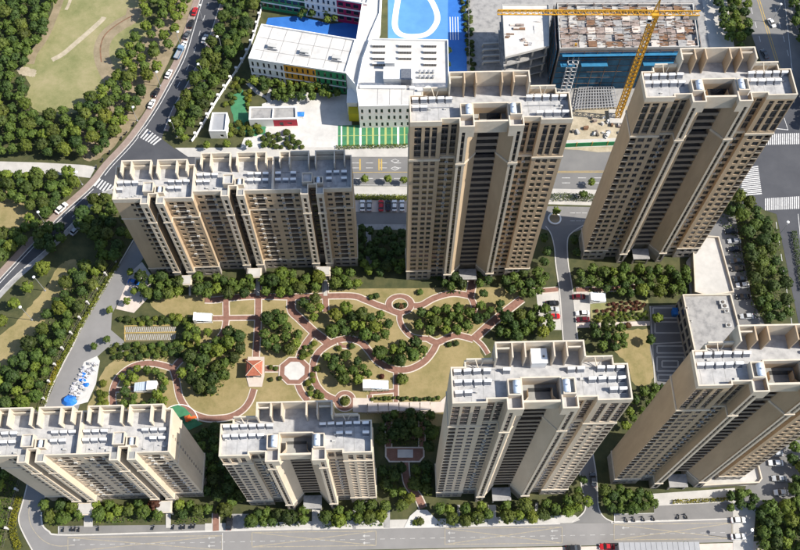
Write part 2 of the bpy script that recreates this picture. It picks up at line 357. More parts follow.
for x in range(70,730,10): dash(b,(x,545-.019*(x-70)),(x+5,545-.019*(x-70)-.1),.15,'line_faint',Z4)
for x,y in ((77,540),(212,538),(212,546),(367,536),(367,543),(452,533),(452,541),(555,531),(555,538.5),(626,528)):
    dash(b,(x-4,y),(x+3,y-.1),.2,'line_faint',Z4); dash(b,(x-4,y),(x-2,y-1),.28,'line_faint',Z4); dash(b,(x-4,y),(x-2,y+1),.28,'line_faint',Z4)
ribbon_mb(b, smooth(PX([(30,500),(29,516),(33,529),(44,541),(58,546),(75,545)]),5), -.1, .1, Z4, M['line_pale'])
dash(b,(58.5,526.5),(58.5,533.5),.2,'line_white',Z4); dash(b,(614.5,514.5),(614.5,521.3),.2,'line_white',Z4); dash(b,(614,521.6),(733,518.9),.15,'line_white',Z4); dash(b,(614,514.2),(654,513.2),.15,'line_white',Z4)
dash(b,(222.5,533),(222.5,551),.15,'line_white',Z4)
b.build('road_marking', kind='structure')
# --- pads around the towers
sheet('grid_parking', [(124,325.5),(176,324.5),(176,340),(124,342)], Z3, M['grid_pave'])
b = MB()
for i in range(27):
    x = 126+i*1.9; dash(b,(x,327),(x-1.2,332.2),.24,'line_faint',Z4); dash(b,(x,334.3),(x-1.2,340),.24,'line_faint',Z4)
dash(b,(124,333),(176,332),.25,'line_yellow',Z4); dash(b,(125,326),(125,341.5),.25,'line_yellow',Z4); dash(b,(124,326),(176,325),.2,'line_yellow',Z4)
b.build('grid_parking_marking', kind='structure')
sheet('rubble_yard', [(84,362),(97,356),(100,361),(96,384),(88,402),(66,408)], Z3, M['conc_bright'])
sheet('west_parking', [(131,272),(142,262),(152,276),(150,296),(134,313),(116,309)], Z3, M['pale_pink'])
sheet('east_parking_pad', [(536,291),(560,290),(562,330),(540,330)], Z2, M['conc'])
sheet('east_parking_strip', [(574,292),(606,291),(606,302),(590,304),(590,323),(576,324)], Z2, M['conc'])
sheet('garden_walk', [(576,323.5),(650,321),(650,325.5),(577,328)], Z3, M['pale_pink'])
sheet('flower_lawn', [(590,304),(648,299.5),(650,320.5),(591,323)], Z2, M['park_grass'])
sheet('side_lawn', [(612,333),(650,330),(656,345),(654,378),(636,386),(628,365),(615,350)], Z1, M['lawn'], soft=.35)
sheet('dark_plaza', [(650,306),(690,304),(700,350),(690,420),(656,382),(650,350)], Z2, M['asphalt_mid'])
b = MB()
for (x0,x1,y0,y1) in ((653,681,308,318),(655,681,322,333),(657,685,346,353),(657,684,357,371),(662,678,361,367),(658,680,375,380)):
    for p,q in (((x0,y0),(x1,y0)),((x1,y0),(x1,y1)),((x1,y1),(x0,y1)),((x0,y1),(x0,y0))): dash(b,p,q,.45,'conc',Z4)
dash(b,(651,344),(688,342),.4,'conc',Z4); dash(b,(650,306),(655,384),.4,'conc',Z4)
b.build('plaza_banding', kind='structure')
sheet('podium_yard', [(686,262),(700,243),(714,243),(729,300),(700,300),(690,296)], 0, M['conc'], h=.35)
sheet('east_parking', [(692,250),(716,212),(735,216),(752,300),(765,325),(735,325),(722,262),(714,243)], Z2, M['asphalt_mid'])
sheet('southeast_parking', [(752,462),(765,440),(800,440),(800,500),(770,504),(765,508),(738,506),(745,490)], Z2, M['asphalt_mid'])
sheet('southeast_pad', [(733,500),(756,506),(752,560),(733,560)], Z3, M['conc'])
sheet('yard_by_tower', [(715,486),(745,450),(757,484),(745,486)], 0, M['conc'], h=.4)
sheet('tower_forecourt', [(650,494),(735,488),(733,503),(672,505),(654,508)], Z3-.01, M['conc'])
# --- garden lawns
sheet('garden_lawn', [(170,296),(520,288),(520,300),(480,345),(500,420),(260,420),(100,422),(98,385),(112,362),(150,352),(180,352),(190,330)], Z1, M['lawn'], soft=.35)
# --- garden paths: red paving between pale edgings
PATHS = [
 ([(205,300),(215,300),(236,297.5),(258,296.3),(288,297),(310,296.6),(351,296),(365,300),(377,305),(386,308),(394,311.5),(400,313.5)], 1.5),
 ([(258.3,286),(258.3,297),(258,321),(256.8,344),(256,357)], 1.5),
 ([(213,318.3),(232,318),(256,317.7)], 1.2),
 ([(226,299),(226,305),(226,321),(223,333),(214,343),(205,349),(191.6,353.5),(181,360),(173,369)], 1.4),
 ([(173,369),(165.6,366),(150,363.3),(134,366),(121,374.7),(114.5,385),(112.5,396),(113.7,409)], 1.4),
 ([(173,369),(176.5,381),(179,394.5),(184,405),(191.6,413),(205,418),(216,418.6),(230.5,416.7),(242.7,410),(250,400.6),(254,389)], 1.4),
 ([(113,390),(134,389)], 1.0),
 ([(265,369),(280,369)], 1.4), ([(308,369),(314,369)], 1.4),
 ([(298,361),(301,352),(306,343),(313.7,333)], 1.4),
 ([(291.6,297),(291.6,310),(299,318),(307,325.6),(314,332),(322,338),(329.6,344)], 2.0),
 ([(297,381),(301,391.5),(308,401)], 1.4),
 ([(336.7,400.5),(324,394),(315.5,383),(312.7,369),(317,354.6),(329.6,344),(345.6,338.8),(360,342),(369,351),(376,360),(385,366),(396,369.8),(410,369),(424,361.7),(433,351),(437,342.5)], 1.5),
 ([(427.6,338.6),(437,342.5),(447.5,338),(458,335.6),(473.4,339.4)], 1.5),
 ([(473.4,339.4),(488.7,325.6),(499.4,316.5),(513,306),(522,299)], 1.9),
 ([(473.5,337.5),(482,345),(488,354)], 1.0),
 ([(400,313.4),(400,321),(404.7,330),(413,337),(428,339)], 1.2),
 ([(414,306),(422,305),(435,298),(453,293.5),(470,296)], 1.5),
 ([(470,296),(472,284),(472,278)], 2.0), ([(470,296),(474,305),(474,316)], 1.3),
 ([(396,370),(396,402)], 1.0), ([(370,395),(370,404)],1.0), ([(370,393),(396,391)],.8),
 ([(325.5,283),(325.5,297),(326,312)], 1.3),
 ([(520,291),(540,291),(558,289.5)], 1.2), ([(576,290),(610,289),(650,286)], 1.2),
 ([(388.5,413),(388.5,447)], 1.3), ([(422,413),(422,447)], 1.3), ([(405,462),(406,476),(409,486),(418,497),(423,508)], 1.6),
 ([(216,513),(216,531)],1.4),
]
zb = .048
for i, (pl, wd) in enumerate(PATHS):
    pts = smooth(PX(pl), 6); z = zb + i*.0024
    wd *= .62; b = MB(); ribbon_mb(b, pts, -wd-.34, wd+.34, z, M['edging']); b.build('path_edging', kind='structure')
    b = MB(); ribbon_mb(b, pts, -wd, wd, z+.075, M['red_path']); b.build('garden_path', kind='structure')
def ring(name, cx, cy, r0, r1, z, m, n=32, sy=1.0, a0=0, a1=2*PI):
    c = G(cx, cy); b = MB(); full = abs(a1-a0-2*PI) < 1e-6
    for i in range(n):
        t0 = a0+(a1-a0)*i/n; t1 = a0+(a1-a0)*(i+1)/n
        f = lambda r,t: (c.x+r*math.cos(t), c.y+sy*r*math.sin(t), z)
        if r0 > 0: b.face([f(r0,t0),f(r1,t0),f(r1,t1),f(r0,t1)], m)
        else: b.face([(c.x,c.y,z),f(r1,t0),f(r1,t1)], m)
    return b.build(name, kind='structure')
# octagonal square, round beds
ring('octagon_square', 294.6, 371, 0, 5.3, 0.205, M['edging'], 8, .95, PI/8, 2*PI+PI/8); ring('octagon_paving', 294.6, 371, 0, 4.95, 0.211, M['red_path'], 8, .95, PI/8, 2*PI+PI/8)
ring('octagon_centre', 294.6, 371, 0, 3.4, 0.219, M['conc_bright'], 8, .95, PI/8, 2*PI+PI/8)
ring('round_bed_edge', 345, 401, 1.7, 3.5, .122, M['edging']); ring('round_bed_path', 345, 401, 2.0, 3.2, .196, M['red_path'])
ring('garden_circle_edge', 400, 304.5, 2.4, 4.9, .122, M['edging'], 32, .8); ring('garden_circle', 400, 304.5, 2.75, 4.55, .196, M['red_path'], 32, .8)
ring('half_bed_edge', 345.5, 343, 2.3, 2.8, .205, M['edging'], 20, .8, PI, 2*PI); ring('half_bed_path', 345.5, 343, 1.2, 2.3, .209, M['red_path'], 20, .8, PI, 2*PI)
sheet('pergola_terrace', [(353,398),(370,398.5),(372,403),(440,402),(447,395),(447,412),(430,413.5),(370,413),(353,412)], 0.223, M['pale_pink'])
sheet('pavilion_terrace', [(248,357),(264.5,357),(264.5,376),(262,387),(249,387),(246,376)], 0.223, M['pale_pink'])
sheet('sunken_platform', [(385,447),(424.5,447),(424.5,457),(420,462.5),(389,462.5),(385,457)], 0.215, M['edging'])
sheet('sunken_platform_paving', [(386.5,448.5),(423,448.5),(423,456.5),(419,461),(390,461),(386.5,456.5)], 0.221, M['red_path'])
sheet('stone_slab', [(397.5,450),(413,450),(413,458),(397.5,458)], .225, M['conc_bright'], h=.3)
sheet('gate_forecourt', [(404,528),(410,516),(417,510),(427,510),(434,517),(444,527)], 0.215, M['conc_bright'])
sheet('play_court', [(170,408),(178,405),(185,408),(196,420),(203,424),(190,430),(175,427)], 0.215, M['turf'])
ring('play_court_edge', 178, 424, 6.0, 6.25, .156, M['white'], 20, 1, 0, PI*.9)
for px in ((189,281,191,296),(256,279,260,296),(323.5,276,327.5,296),(312,507,320,530),(488,505,496,526),(166,510,171,528),(84,512,93,527)):
    sheet('entrance_path', [(px[0],px[1]),(px[2],px[1]),(px[2],px[3]),(px[0],px[3])], 0.211, M['conc'])
for px in ((457,505,460,526),(535,503,538,524),(353,508,356,529),(229,514,249,529),(384,508,390,528)):
    sheet('service_path', [(px[0],px[1]),(px[2],px[1]),(px[2],px[3]),(px[0],px[3])], 0.205, M['conc_old'])
# school grounds
sheet('school_ground', [(228,60),(255,20),(470,-20),(470,150),(175,150),(190,138)], Z1, M['ground'])
sheet('school_yard', [(262,104),(300,92),(350,95),(352,126),(409,126),(409,148),(240,149),(244,138),(262,134)], Z2, M['conc_bright'])
sheet('pool_court', [(268,18),(300,16),(330,24),(372,20),(374,44),(340,50),(262,36)], Z2, M['blue'])
sheet('ring_court', [(388,-20),(452,-20),(454,36),(452,78),(400,78),(388,40)], Z2, M['blue_pale'])
sheet('side_court', [(448,-20),(466,-20),(467,82),(448,82)], Z3, M['blue'])
b = MB(); ribbon_mb(b, smooth(PX([(399,-6),(396,12),(395,26),(400,34),(412,36.5),(427,34),(436,24),(437,14),(432,2),(425,-8)]),6), -1.1, 1.1, Z3, M['white']); b.build('running_ring', kind='structure')
b = MB()
for i in range(4): dash(b,(450+i*2.6,17),(450.5+i*2.6,40),.25,'white',Z4)
b.build('sprint_lines', kind='structure')
sheet('turf_court', [(338,125.5),(410,124),(410,145),(338,146.5)], Z3, M['turf'])
b = MB()
for i in range(11): dash(b,(341.5+i*6.3,126),(341.5+i*6.3,146),.75 if i%2 else .5,'turf_stripe' if i%3 else 'white',Z4)
dash(b,(338,136),(410,135),.2,'turf_stripe',Z5)
b.build('turf_stripes', kind='structure')
sheet('school_garden_path', [(246,84),(250,83),(258,90),(266,96),(270,88),(272,89),(270,98),(276,107),(272,107),(265,98),(256,94)], Z3, M['conc'])
sheet('green_slope', [(231,96),(243,90),(246,110),(252,120),(264,122),(264,134),(243,134),(234,120)], Z3, M['turf'], soft=.35)
sheet('site_ground', [(466,-30),(712,-30),(735,60),(742,148),(500,150),(466,110)], Z1, M['conc_old'])
sheet('site_yard', [(570,112),(640,106),(700,108),(705,146),(555,148)], Z2, M['sand'], soft=.35)
sheet('site_side_yard', [(697,-30),(722,-30),(738,70),(728,100),(712,60)], Z2, M['conc'])

# ------------------------------------------------------------------ towers
def facade(b, p0, p1, z0, z1, ops, m, rev=None):
    """wall from p0 to p1 (outside on the right hand) with recessed openings (u0,u1,za,zb,depth,backmat)"""
    p0 = Vector(p0); p1 = Vector(p1); t = (p1-p0); L = t.length; t /= L; nin = Vector((-t.y, t.x))
    us = sorted({0, L, *[o[0] for o in ops], *[o[1] for o in ops]}); zs = sorted({z0, z1, *[o[2] for o in ops], *[o[3] for o in ops]})
    P = lambda u, z, d=0: (p0.x+t.x*u+nin.x*d, p0.y+t.y*u+nin.y*d, z)
    hole = set()
    for o in ops:
        for i in range(us.index(o[0]), us.index(o[1])):
            for j in range(zs.index(o[2]), zs.index(o[3])): hole.add((i, j))
    # merge vertically uninterrupted strips to keep it cheap
    for i in range(len(us)-1):
        j = 0
        while j < len(zs)-1:
            if (i, j) in hole: j += 1; continue
            k = j
            while k < len(zs)-1 and (i, k) not in hole: k += 1
            b.face([P(us[i],zs[j]),P(us[i+1],zs[j]),P(us[i+1],zs[k]),P(us[i],zs[k])], m); j = k
    rv = rev or m
    for (u0,u1,za,zb_,d,bk) in ops:
        b.face([P(u0,za),P(u0,za,d),P(u0,zb_,d),P(u0,zb_)][::-1], rv); b.face([P(u1,za),P(u1,za,d),P(u1,zb_,d),P(u1,zb_)], rv)
        b.face([P(u0,zb_),P(u0,zb_,d),P(u1,zb_,d),P(u1,zb_)][::-1], rv); b.face([P(u0,za),P(u0,za,d),P(u1,za,d),P(u1,za)], rv)
        if bk: b.face([P(u0,za,d),P(u1,za,d),P(u1,zb_,d),P(u0,zb_,d)], bk)

_cache = {}
def window_mesh(wd, h, n=2):
    k = ('w', round(wd,2), round(h,2), n)
    if k not in _cache:
        b = MB(); fr = .07; b.box(-wd/2, wd/2, -.02, .02, 0, h, M['glass'])
        b.box(-wd/2, wd/2, -.06, -.021, 0, fr, M['frame']); b.box(-wd/2, wd/2, -.06, -.021, h-fr, h, M['frame'])
        for i in range(n+1):
            x = -wd/2+fr/2+(wd-fr)*i/n; b.box(x-fr/2, x+fr/2, -.058, -.022, fr, h-fr, M['frame'])
        b.box(-wd/2-.04, wd/2+.04, -.26, -.061, -.07, -.002, M['wall'])
        _cache[k] = b.mesh('window')
    return _cache[k]
def railing_mesh(wd):
    k = ('r', round(wd,2))
    if k not in _cache:
        b = MB(); b.box(-wd/2, wd/2, -.06, .04, -.16, .05, M['trim']); b.box(-wd/2, wd/2, -.03, .03, .95, 1.02, M['frame'])
        n = max(3, int(wd/.35))
        for i in range(n+1):
            x = -wd/2+.03+(wd-.06)*i/n; b.box(x-.025, x+.025, -.02, .02, .05, .95, M['frame'])
        b.box(-wd/2+.05, wd/2-.05, .025, .035, .08, .9, M['spandrel'])
        _cache[k] = b.mesh('balcony')
    return _cache[k]
def ac_mesh():
    if 'ac' not in _cache:
        b = MB(); b.box(-.42,.42,-.34,-.02,.08,.66,M['ac']); b.tube((0,-.345,.37),(0,-.34,.37),.24,.24,M['spandrel'],10); b.box(-.4,-.34,-.3,0,0,.08,M['steel']); b.box(.34,.4,-.3,0,0,.08,M['steel'])
        _cache['ac'] = b.mesh('air_conditioner')
    return _cache['ac']
def heater_mesh():
    if 'heat' not in _cache:
        b = MB(); b.tube((-.80,.55,1.15),(.80,.55,1.15),.38,.38,M['white_metal'],10); _cache['store'] = b.mesh('storage_tank'); b = MB()
        i0 = [(-.7,-.28,.18),(.7,-.28,.18),(.7,.42,1.05),(-.7,.42,1.05)]
        b.face(i0, M['collector']); b.face([(x,y,z-.06) for x,y,z in reversed(i0)], M['steel'])
        for x in (-.72,.72):
            b.bar((x,-.28,.12),(x,.55,1.1),.06,M['steel']); b.bar((x,.6,0),(x,.6,1.0),.06,M['steel']); b.bar((x,-.28,0),(x,-.28,.2),.06,M['steel'])
        b.bar((-.72,-.28,.17),(.72,-.28,.17),.07,M['white_metal'])
        _cache['heat'] = b.mesh('solar_water_heater')
    return _cache['heat']
def heater(T, loc, rz):
    o = obj('solar_water_heater', heater_mesh(), T, loc, rz); obj('storage_tank', _cache['store'], o)
def tank_mesh():
    if 'tank' not in _cache:
        b = MB(); b.tube((0,-1.3,.95),(0,1.3,.95),.78,.78,M['tank'],18); b.tube((0,-1.45,.95),(0,-1.3,.95),.5,.78,M['tank'],18); b.tube((0,1.3,.95),(0,1.45,.95),.78,.5,M['tank'],18)
        for y in (-.8,.8): b.box(-.6,.6,y-.1,y+.1,0,.4,M['steel'])
        b.tube((0,0,1.7),(0,0,1.85),.2,.2,M['steel'],8); _cache['tank'] = b.mesh('water_tank', True)
        for p in _cache['tank'].polygons: p.use_smooth = len(p.vertices) == 4
    return _cache['tank']
def walls_along(b, pts, z0, z1, th, m, closed=True, inner=None):
    """parapet of thickness th on the inside (left hand) of a CCW outline, mitred"""
    pts = [Vector(p) for p in pts]; n = len(pts); ins = []
    for i in range(n):
        a, c, d = pts[i-1], pts[i], pts[(i+1) % n]
        e0 = (c-a).normalized(); e1 = (d-c).normalized(); n0 = Vector((-e0.y,e0.x)); n1 = Vector((-e1.y,e1.x))
        bis = n0+n1; bis = bis/(bis.length_squared/2) if bis.length > .05 else n0
        ins.append(c+bis*th)
    for i in range(n):
        j = (i+1) % n; a, c = pts[i], pts[j]; ai, ci = ins[i], ins[j]
        b.face([(a.x,a.y,z0),(c.x,c.y,z0),(c.x,c.y,z1),(a.x,a.y,z1)], m)
        b.face([(ci.x,ci.y,z0),(ai.x,ai.y,z0),(ai.x,ai.y,z1),(ci.x,ci.y,z1)], inner or m)
        b.face([(a.x,a.y,z1),(c.x,c.y,z1),(ci.x,ci.y,z1),(ai.x,ai.y,z1)], m)

def band(name, pts, z0, z1, out, m, parent):
    """moulding that stands proud of an outline"""
    o = [Vector(p) for p in pts]; n = len(o); ex = []
    for i in range(n):
        e0 = (o[i]-o[i-1]).normalized(); e1 = (o[(i+1) % n]-o[i]).normalized(); n0 = Vector((e0.y,-e0.x)); n1 = Vector((e1.y,-e1.x)); s_ = n0+n1
        s_ = s_/(s_.length_squared/2) if s_.length > .05 else n0; ex.append(o[i]+s_*out)
    b = MB()
    for i in range(n):
        j = (i+1) % n; a, c, p, q = o[i], o[j], ex[i], ex[j]
        b.face([(p.x,p.y,z0),(q.x,q.y,z0),(q.x,q.y,z1),(p.x,p.y,z1)], m)
        b.face([(p.x,p.y,z1),(q.x,q.y,z1),(c.x,c.y,z1),(a.x,a.y,z1)], m); b.face([(a.x,a.y,z0),(c.x,c.y,z0),(q.x,q.y,z0),(p.x,p.y,z0)], m)
    return b.build(name, parent)

def tall_tower(name, label, loc, yaw, W, nlow, nup, fl, top, seed, wallm='wall', cols=None, box=False, heat=((6,4,2),(6,4,2)), solid_left=True):
    rnd = random.Random(seed); T = empty(name, (loc[0], loc[1], 0), yaw, label=label, cat='tower', group='apartment towers of the estate')
    k = W/37.8; S = lambda pts: [(x*k, y) for x, y in pts]
    out = S([(0,0),(7.4,0),(7.4,.8),(11.4,.8),(11.4,-1.6),(13.5,-1.6),(13.5,-1.2),(16.3,1.8),(16.3,3.6),(21.5,3.6),(21.5,1.8),(24.3,-1.2),(24.3,-1.6),(26.4,-1.6),(26.4,.8),(30.4,.8),(30.4,0),(37.8,0),(37.8,8.1),(34.8,8.1),(34.8,9.5),(28.2,9.5),(28.2,12.1),(9.3,12.1),(9.3,9.5),(3,9.5),(3,8.1),(0,8.1)])
    zp = 6.6; zb0 = zp+nlow*fl; zb1 = zb0+.8; zd = zb1+nup*fl; top = top
    wm = M[wallm]; cols = cols or [(.98,1.6),(3.2,1.7),(5.5,1.3),(8.35,1.65),(10.4,1.45)]
    b = MB(); pb = MB(); wins = []
    def colsfor(i):
        seg = {0:[c for c in cols if c[0] < 7.4], 2:[(c[0]-7.4,c[1]) for c in cols if c[0] >= 7.4]}
        if i in seg: return seg[i]
        if i == 16: return [(7.4-c, w_) for c, w_ in seg[0]][::-1]
        if i == 14: return [(4.0-c, w_) for c, w_ in seg[2]][::-1]
        return []
    n = len(out)
    for i in range(n):
        p0, p1 = out[i], out[(i+1) % n]; L = (Vector(p1)-Vector(p0)).length; ops = []; pops = []
        cs = colsfor(i); e = (Vector(p1)-Vector(p0)).normalized(); ni = Vector((-e.y, e.x))
        def add(cen, wd, z, h, kind, dep):
            q = Vector(p0)+e*cen+ni*dep; wins.append((kind, q.x, q.y, z, wd, h))
        for c, wd in cs:
            c *= k; loggia = abs(c-(cols[0][0]*k if i == 0 else L-cols[0][0]*k)) < .05 and i in (0,16) and cols[0][0] < 1.2
            for f in range(nlow):
                z = zp+f*fl
                if loggia: ops.append((c-wd/2,c+wd/2,z+.35,z+fl-.35,1.1,M['glass'])); add(c, wd, z+.35, 1, 'rail', -.02)
                else: ops.append((c-wd/2,c+wd/2,z+.7,z+2.5,.3,None)); add(c, wd, z+.7, 1.8, 'win', .24)
            ops.append((c-wd/2,c+wd/2,zb1+.7,zd-.6,.45,M['spandrel']))
            for f in range(nup): add(c, wd-.02, zb1+f*fl+.9, 1.7, 'win', .40)
            for z in (1.0, 4.0): pops.append((c-wd/2,c+wd/2,z,z+1.7,.3,M['glass']))
        if i in (4, 12):   # projecting stair bays
            c = L/2
            ops.append((c-.42,c+.42,zp+.35,zb0-.4,.5,M['spandrel']))
            for f in range(nlow): add(c,.82,zp+f*fl+.5,fl-.9,'stair',.42)
            ops.append((c-.42,c+.42,zb1+.5,zd-.7,.5,M['spandrel']))
            for f in range(nup): add(c,.82,zb1+f*fl+.6,fl-.9,'stair',.42)
            pops.append((c-.5,c+.5,1.2,5.6,.3,M['glass']))
        mm = M['trim'] if i in (4,12) else wm
        if i == 8: mm = M['glass']
        facade(b, p0, p1, zp, zd, ops, mm, M['trim'] if i in (4,12) else None); facade(pb, p0, p1, 0, zp, pops, M['podium'])
    b.build('wall', T); pb.build('podium', T)
    for kind, x, y, z, wd, h in wins:
        if kind == 'win': obj('window', window_mesh(wd, h, 2 if wd > 1.25 else 1), T, (x, y, z))
        elif kind == 'stair': obj('stair_window', window_mesh(wd, h, 1), T, (x, y, z))
        else: obj('balcony_railing', railing_mesh(wd), T, (x, y, z))
    # balconies inside the splayed recess
    bm_ = MB(); x0, x1 = 16.3*k, 21.5*k; hw = (x1-x0)/2
    bm_.box(-hw+.003, hw-.003, 0, .14, -.25, .95, M['balcony']); bm_.box(-hw+.003, hw-.003, .141, 1.75, -.25, -.08, M['balcony'])
    bme = bm_.mesh('balcony')
    for f in range(nlow+nup):
        z = zp+f*fl if f < nlow else zb1+(f-nlow)*fl
        if zd-z > 3.6: obj('balcony', bme, T, ((x0+x1)/2, 1.82, z+.1))
    # air conditioners beside the recessed columns
    for f in range(nlow):
        for u in (9.35*k, W-9.35*k):
            if rnd.random() < .8: obj('air_conditioner', ac_mesh(), T, (u+rnd.uniform(-.12,.12), .8, zp+f*fl+rnd.choice((.1,.2,.9))))
    band('belt_course', out, zb0, zb1, .18, M['trim'], T); band('podium_cornice', out, zp-.5, zp, .22, M['trim'], T)
    # roof
    dk = S([(0,0),(7.4,0),(7.4,.8),(11.4,.8),(11.4,-1.6),(14.9,-1.6),(14.9,5.2),(22.9,5.2),(22.9,-1.6),(26.4,-1.6),(26.4,.8),(30.4,.8),(30.4,0),(37.8,0),(37.8,8.1),(34.8,8.1),(34.8,9.5),(28.2,9.5),(28.2,12.1),(9.3,12.1),(9.3,9.5),(3,9.5),(3,8.1),(0,8.1)])
    b = MB(); b.face([(x,y,zd) for x,y in dk], M['deck'])
    for i in (5,6,7): facade(b, dk[i], dk[i+1], zd-2.6, zd, [], wm)
    b.face([(x,y,zd-2.6) for x,y in S([(14.9,.2),(22.9,.2),(22.9,5.2),(14.9,5.2)])], M['deck_dark'])
    for i in range(14):   # tile joints
        x = (1.5+i*2.65)*k
        if not 11 < x/k < 27: b.box(x-.05, x+.05, .9, 8.0, zd+.004, zd+.008, M['deck_dark'])
    b.build('roof_deck', T)
    b = MB(); walls_along(b, [p for i, p in enumerate(dk)], zd, top, .32, M['trim'], inner=wm); b.build('parapet', T)
    b = MB(); b.box(14.9*k+.003, 22.9*k-.003, -.1, .4, zd-3.0, top-.2, M['trim']); b.build('header_beam', T)
    for u0 in (13.5,22.9): b = MB(); b.box(u0*k+.003, (u0+1.4)*k-.003, -1.6, 2.0, zd-2.6, zd-.005, M['trim']); b.build('cap_soffit', T)
    for u0, u1 in ((11.75,14.5),(23.3,26.05)):    # stair-head terraces
        b = MB(); q = S([(u0,-1.25 if u0 < 15 else -1.25),(u1,1.3),(u1,4.8),(u0,4.8)]) ; q = S([(u0,1.4),(u1,1.4),(u1,5.0),(u0,5.0)])
        b.prism(q, zd, zd+1.1, M['trim'], M['deck']); walls_along(b, q, zd+1.1, top+.5, .25, M['trim']); b.build('stair_head', T)
    obj('water_tank', tank_mesh(), T, (15.0*k-1.35, 3.2, zd+1.1)); obj('water_tank', tank_mesh(), T, (22.8*k+1.35, 3.2, zd+1.1))
    ct = top+3.8
    b = MB(); b.box(9.3*k, 28.2*k, 11.75, 12.1, zd, ct, M['trim']); b.box(9.3*k, 9.3*k+.35, 8.4, 11.749, zd, ct, M['trim']); b.box(28.2*k-.35, 28.2*k, 8.4, 11.749, zd, ct, M['trim']); b.build('crown_wall', T)
    for u in (12.9,15.6,21.7,24.4):
        b = MB(); b.box(u*k-.15, u*k+.15, 8.5, 11.748, zd, ct-.05, wm); b.build('crown_fin', T)
    for u0 in (9.3,24.4):
        b = MB(); b.box(u0*k+.36, (u0+3.4)*k-.2, 10.6, 10.9, ct-.9, ct-.4, M['trim']); b.build('crown_beam', T)
    for u0, u1 in ((3,9.3),(28.2,34.8)):
        b = MB(); b.box(u0*k+.35, u1*k-.35 if u1 < 20 else u1*k-.35, 9.17, 9.49, top, top+1.2, M['trim']); b.build('screen_wall', T)
        b = MB(); x = (u0+u1)/2*k; b.bar((x-.9,9.1,top+1.2),(x,7.9,zd+.1),.16,M['trim']); b.bar((x+.9,9.1,top+1.2),(x,7.9,zd+.1),.16,M['trim']); b.build('strut', T)
    if box:
        b = MB(); b.box(17.2*k, 20.4*k, 8.0, 11.2, zd, zd+3.1, M['white']); b.box(17.1*k, 20.5*k, 7.9, 11.3, zd+3.1, zd+3.3, M['white']); b.box(19.5*k, 19.9*k, 9.2, 9.6, zd+3.3, zd+3.55, M['spandrel']); b.build('plant_room', T)
    hm = heater_mesh()
    for side, rows in enumerate(heat):
        for r, cnt in enumerate(rows):
            for i in range(cnt):
                x = 1.5+i*2.1+rnd.uniform(-.06,.06) if side == 0 else W-1.5-i*2.1+rnd.uniform(-.06,.06)
                if rnd.random() < .95: heater(T, (x, (7.0, 4.6, 2.2)[r]+rnd.uniform(-.05,.05), zd), rnd.uniform(-.05,.05))
    for i in range(9):
        x = rnd.uniform(1,W-1)
        if 11*k < x < 27*k: continue
        y = rnd.uniform(1.6,6.5); s_ = rnd.uniform(.2,.5); b = MB(); b.box(-s_,s_,-s_*.6,s_*.6,0,rnd.uniform(.3,.7),M['ac']); b.build('roof_vent', T, loc=(x,y,zd))
    for xa, xb in ((1.2,10.5*k),(27.2*k,W-1.2)):
        for yy in (7.85,5.4): b = MB(); b.tube((xa,yy,zd+.25),(xb,yy,zd+.25),.09,.09,M['steel'],6); b.build('roof_pipe', T)
    # entrance
    b = MB(); b.box(16.2*k, 21.6*k, -2.3, 1.5, 3.6, 4.0, M['conc_old']); b.box(16.4*k,16.8*k,-2.1,-1.7,0,3.6,M['podium']); b.box(21.0*k,21.4*k,-2.1,-1.7,0,3.6,M['podium']); b.build('entrance_canopy', T)
    return T

Y0 = math.radians(2.2)
COLB = [(1.9,1.75),(4.1,1.25),(5.8,1.25),(8.3,1.65),(10.4,1.45)]
tall_tower('apartment_tower', 'beige high-rise tower between the slab block and the building site', (2.1,131.1), Y0, 39.7, 22, 5, 2.9, 87.5, 1, cols=COLB, heat=((5,2,0),(5,0,4)))
tall_tower('apartment_tower', 'beige high-rise tower beside the zebra crossings and road junction', (60.2,139.2), Y0, 37.8, 22, 5, 2.9, 87.5, 2, heat=((5,5,0),(5,5,0)))
tall_tower('apartment_tower', 'cream high-rise tower with a white plant box on its roof', (11.2,60.1), math.radians(2.0), 37.8, 22, 5, 2.9, 87.5, 3, wallm='wall_cream', box=True)
tall_tower('apartment_tower', 'beige high-rise tower with a low flat-roofed annex behind it', (63.0,64.5), math.radians(2.0), 37.8, 22, 5, 2.9, 87.5, 4, heat=((6,5,0),(6,4,0)))
tall_tower('apartment_tower', 'mid-rise cream tower with a narrow front, beside the cross-shaped box junction', (-43.0,57.2), Y0, 36.8, 14, 2, 2.85, 54.4, 5, wallm='wall_cream', heat=((6,5,0),(6,4,0)))

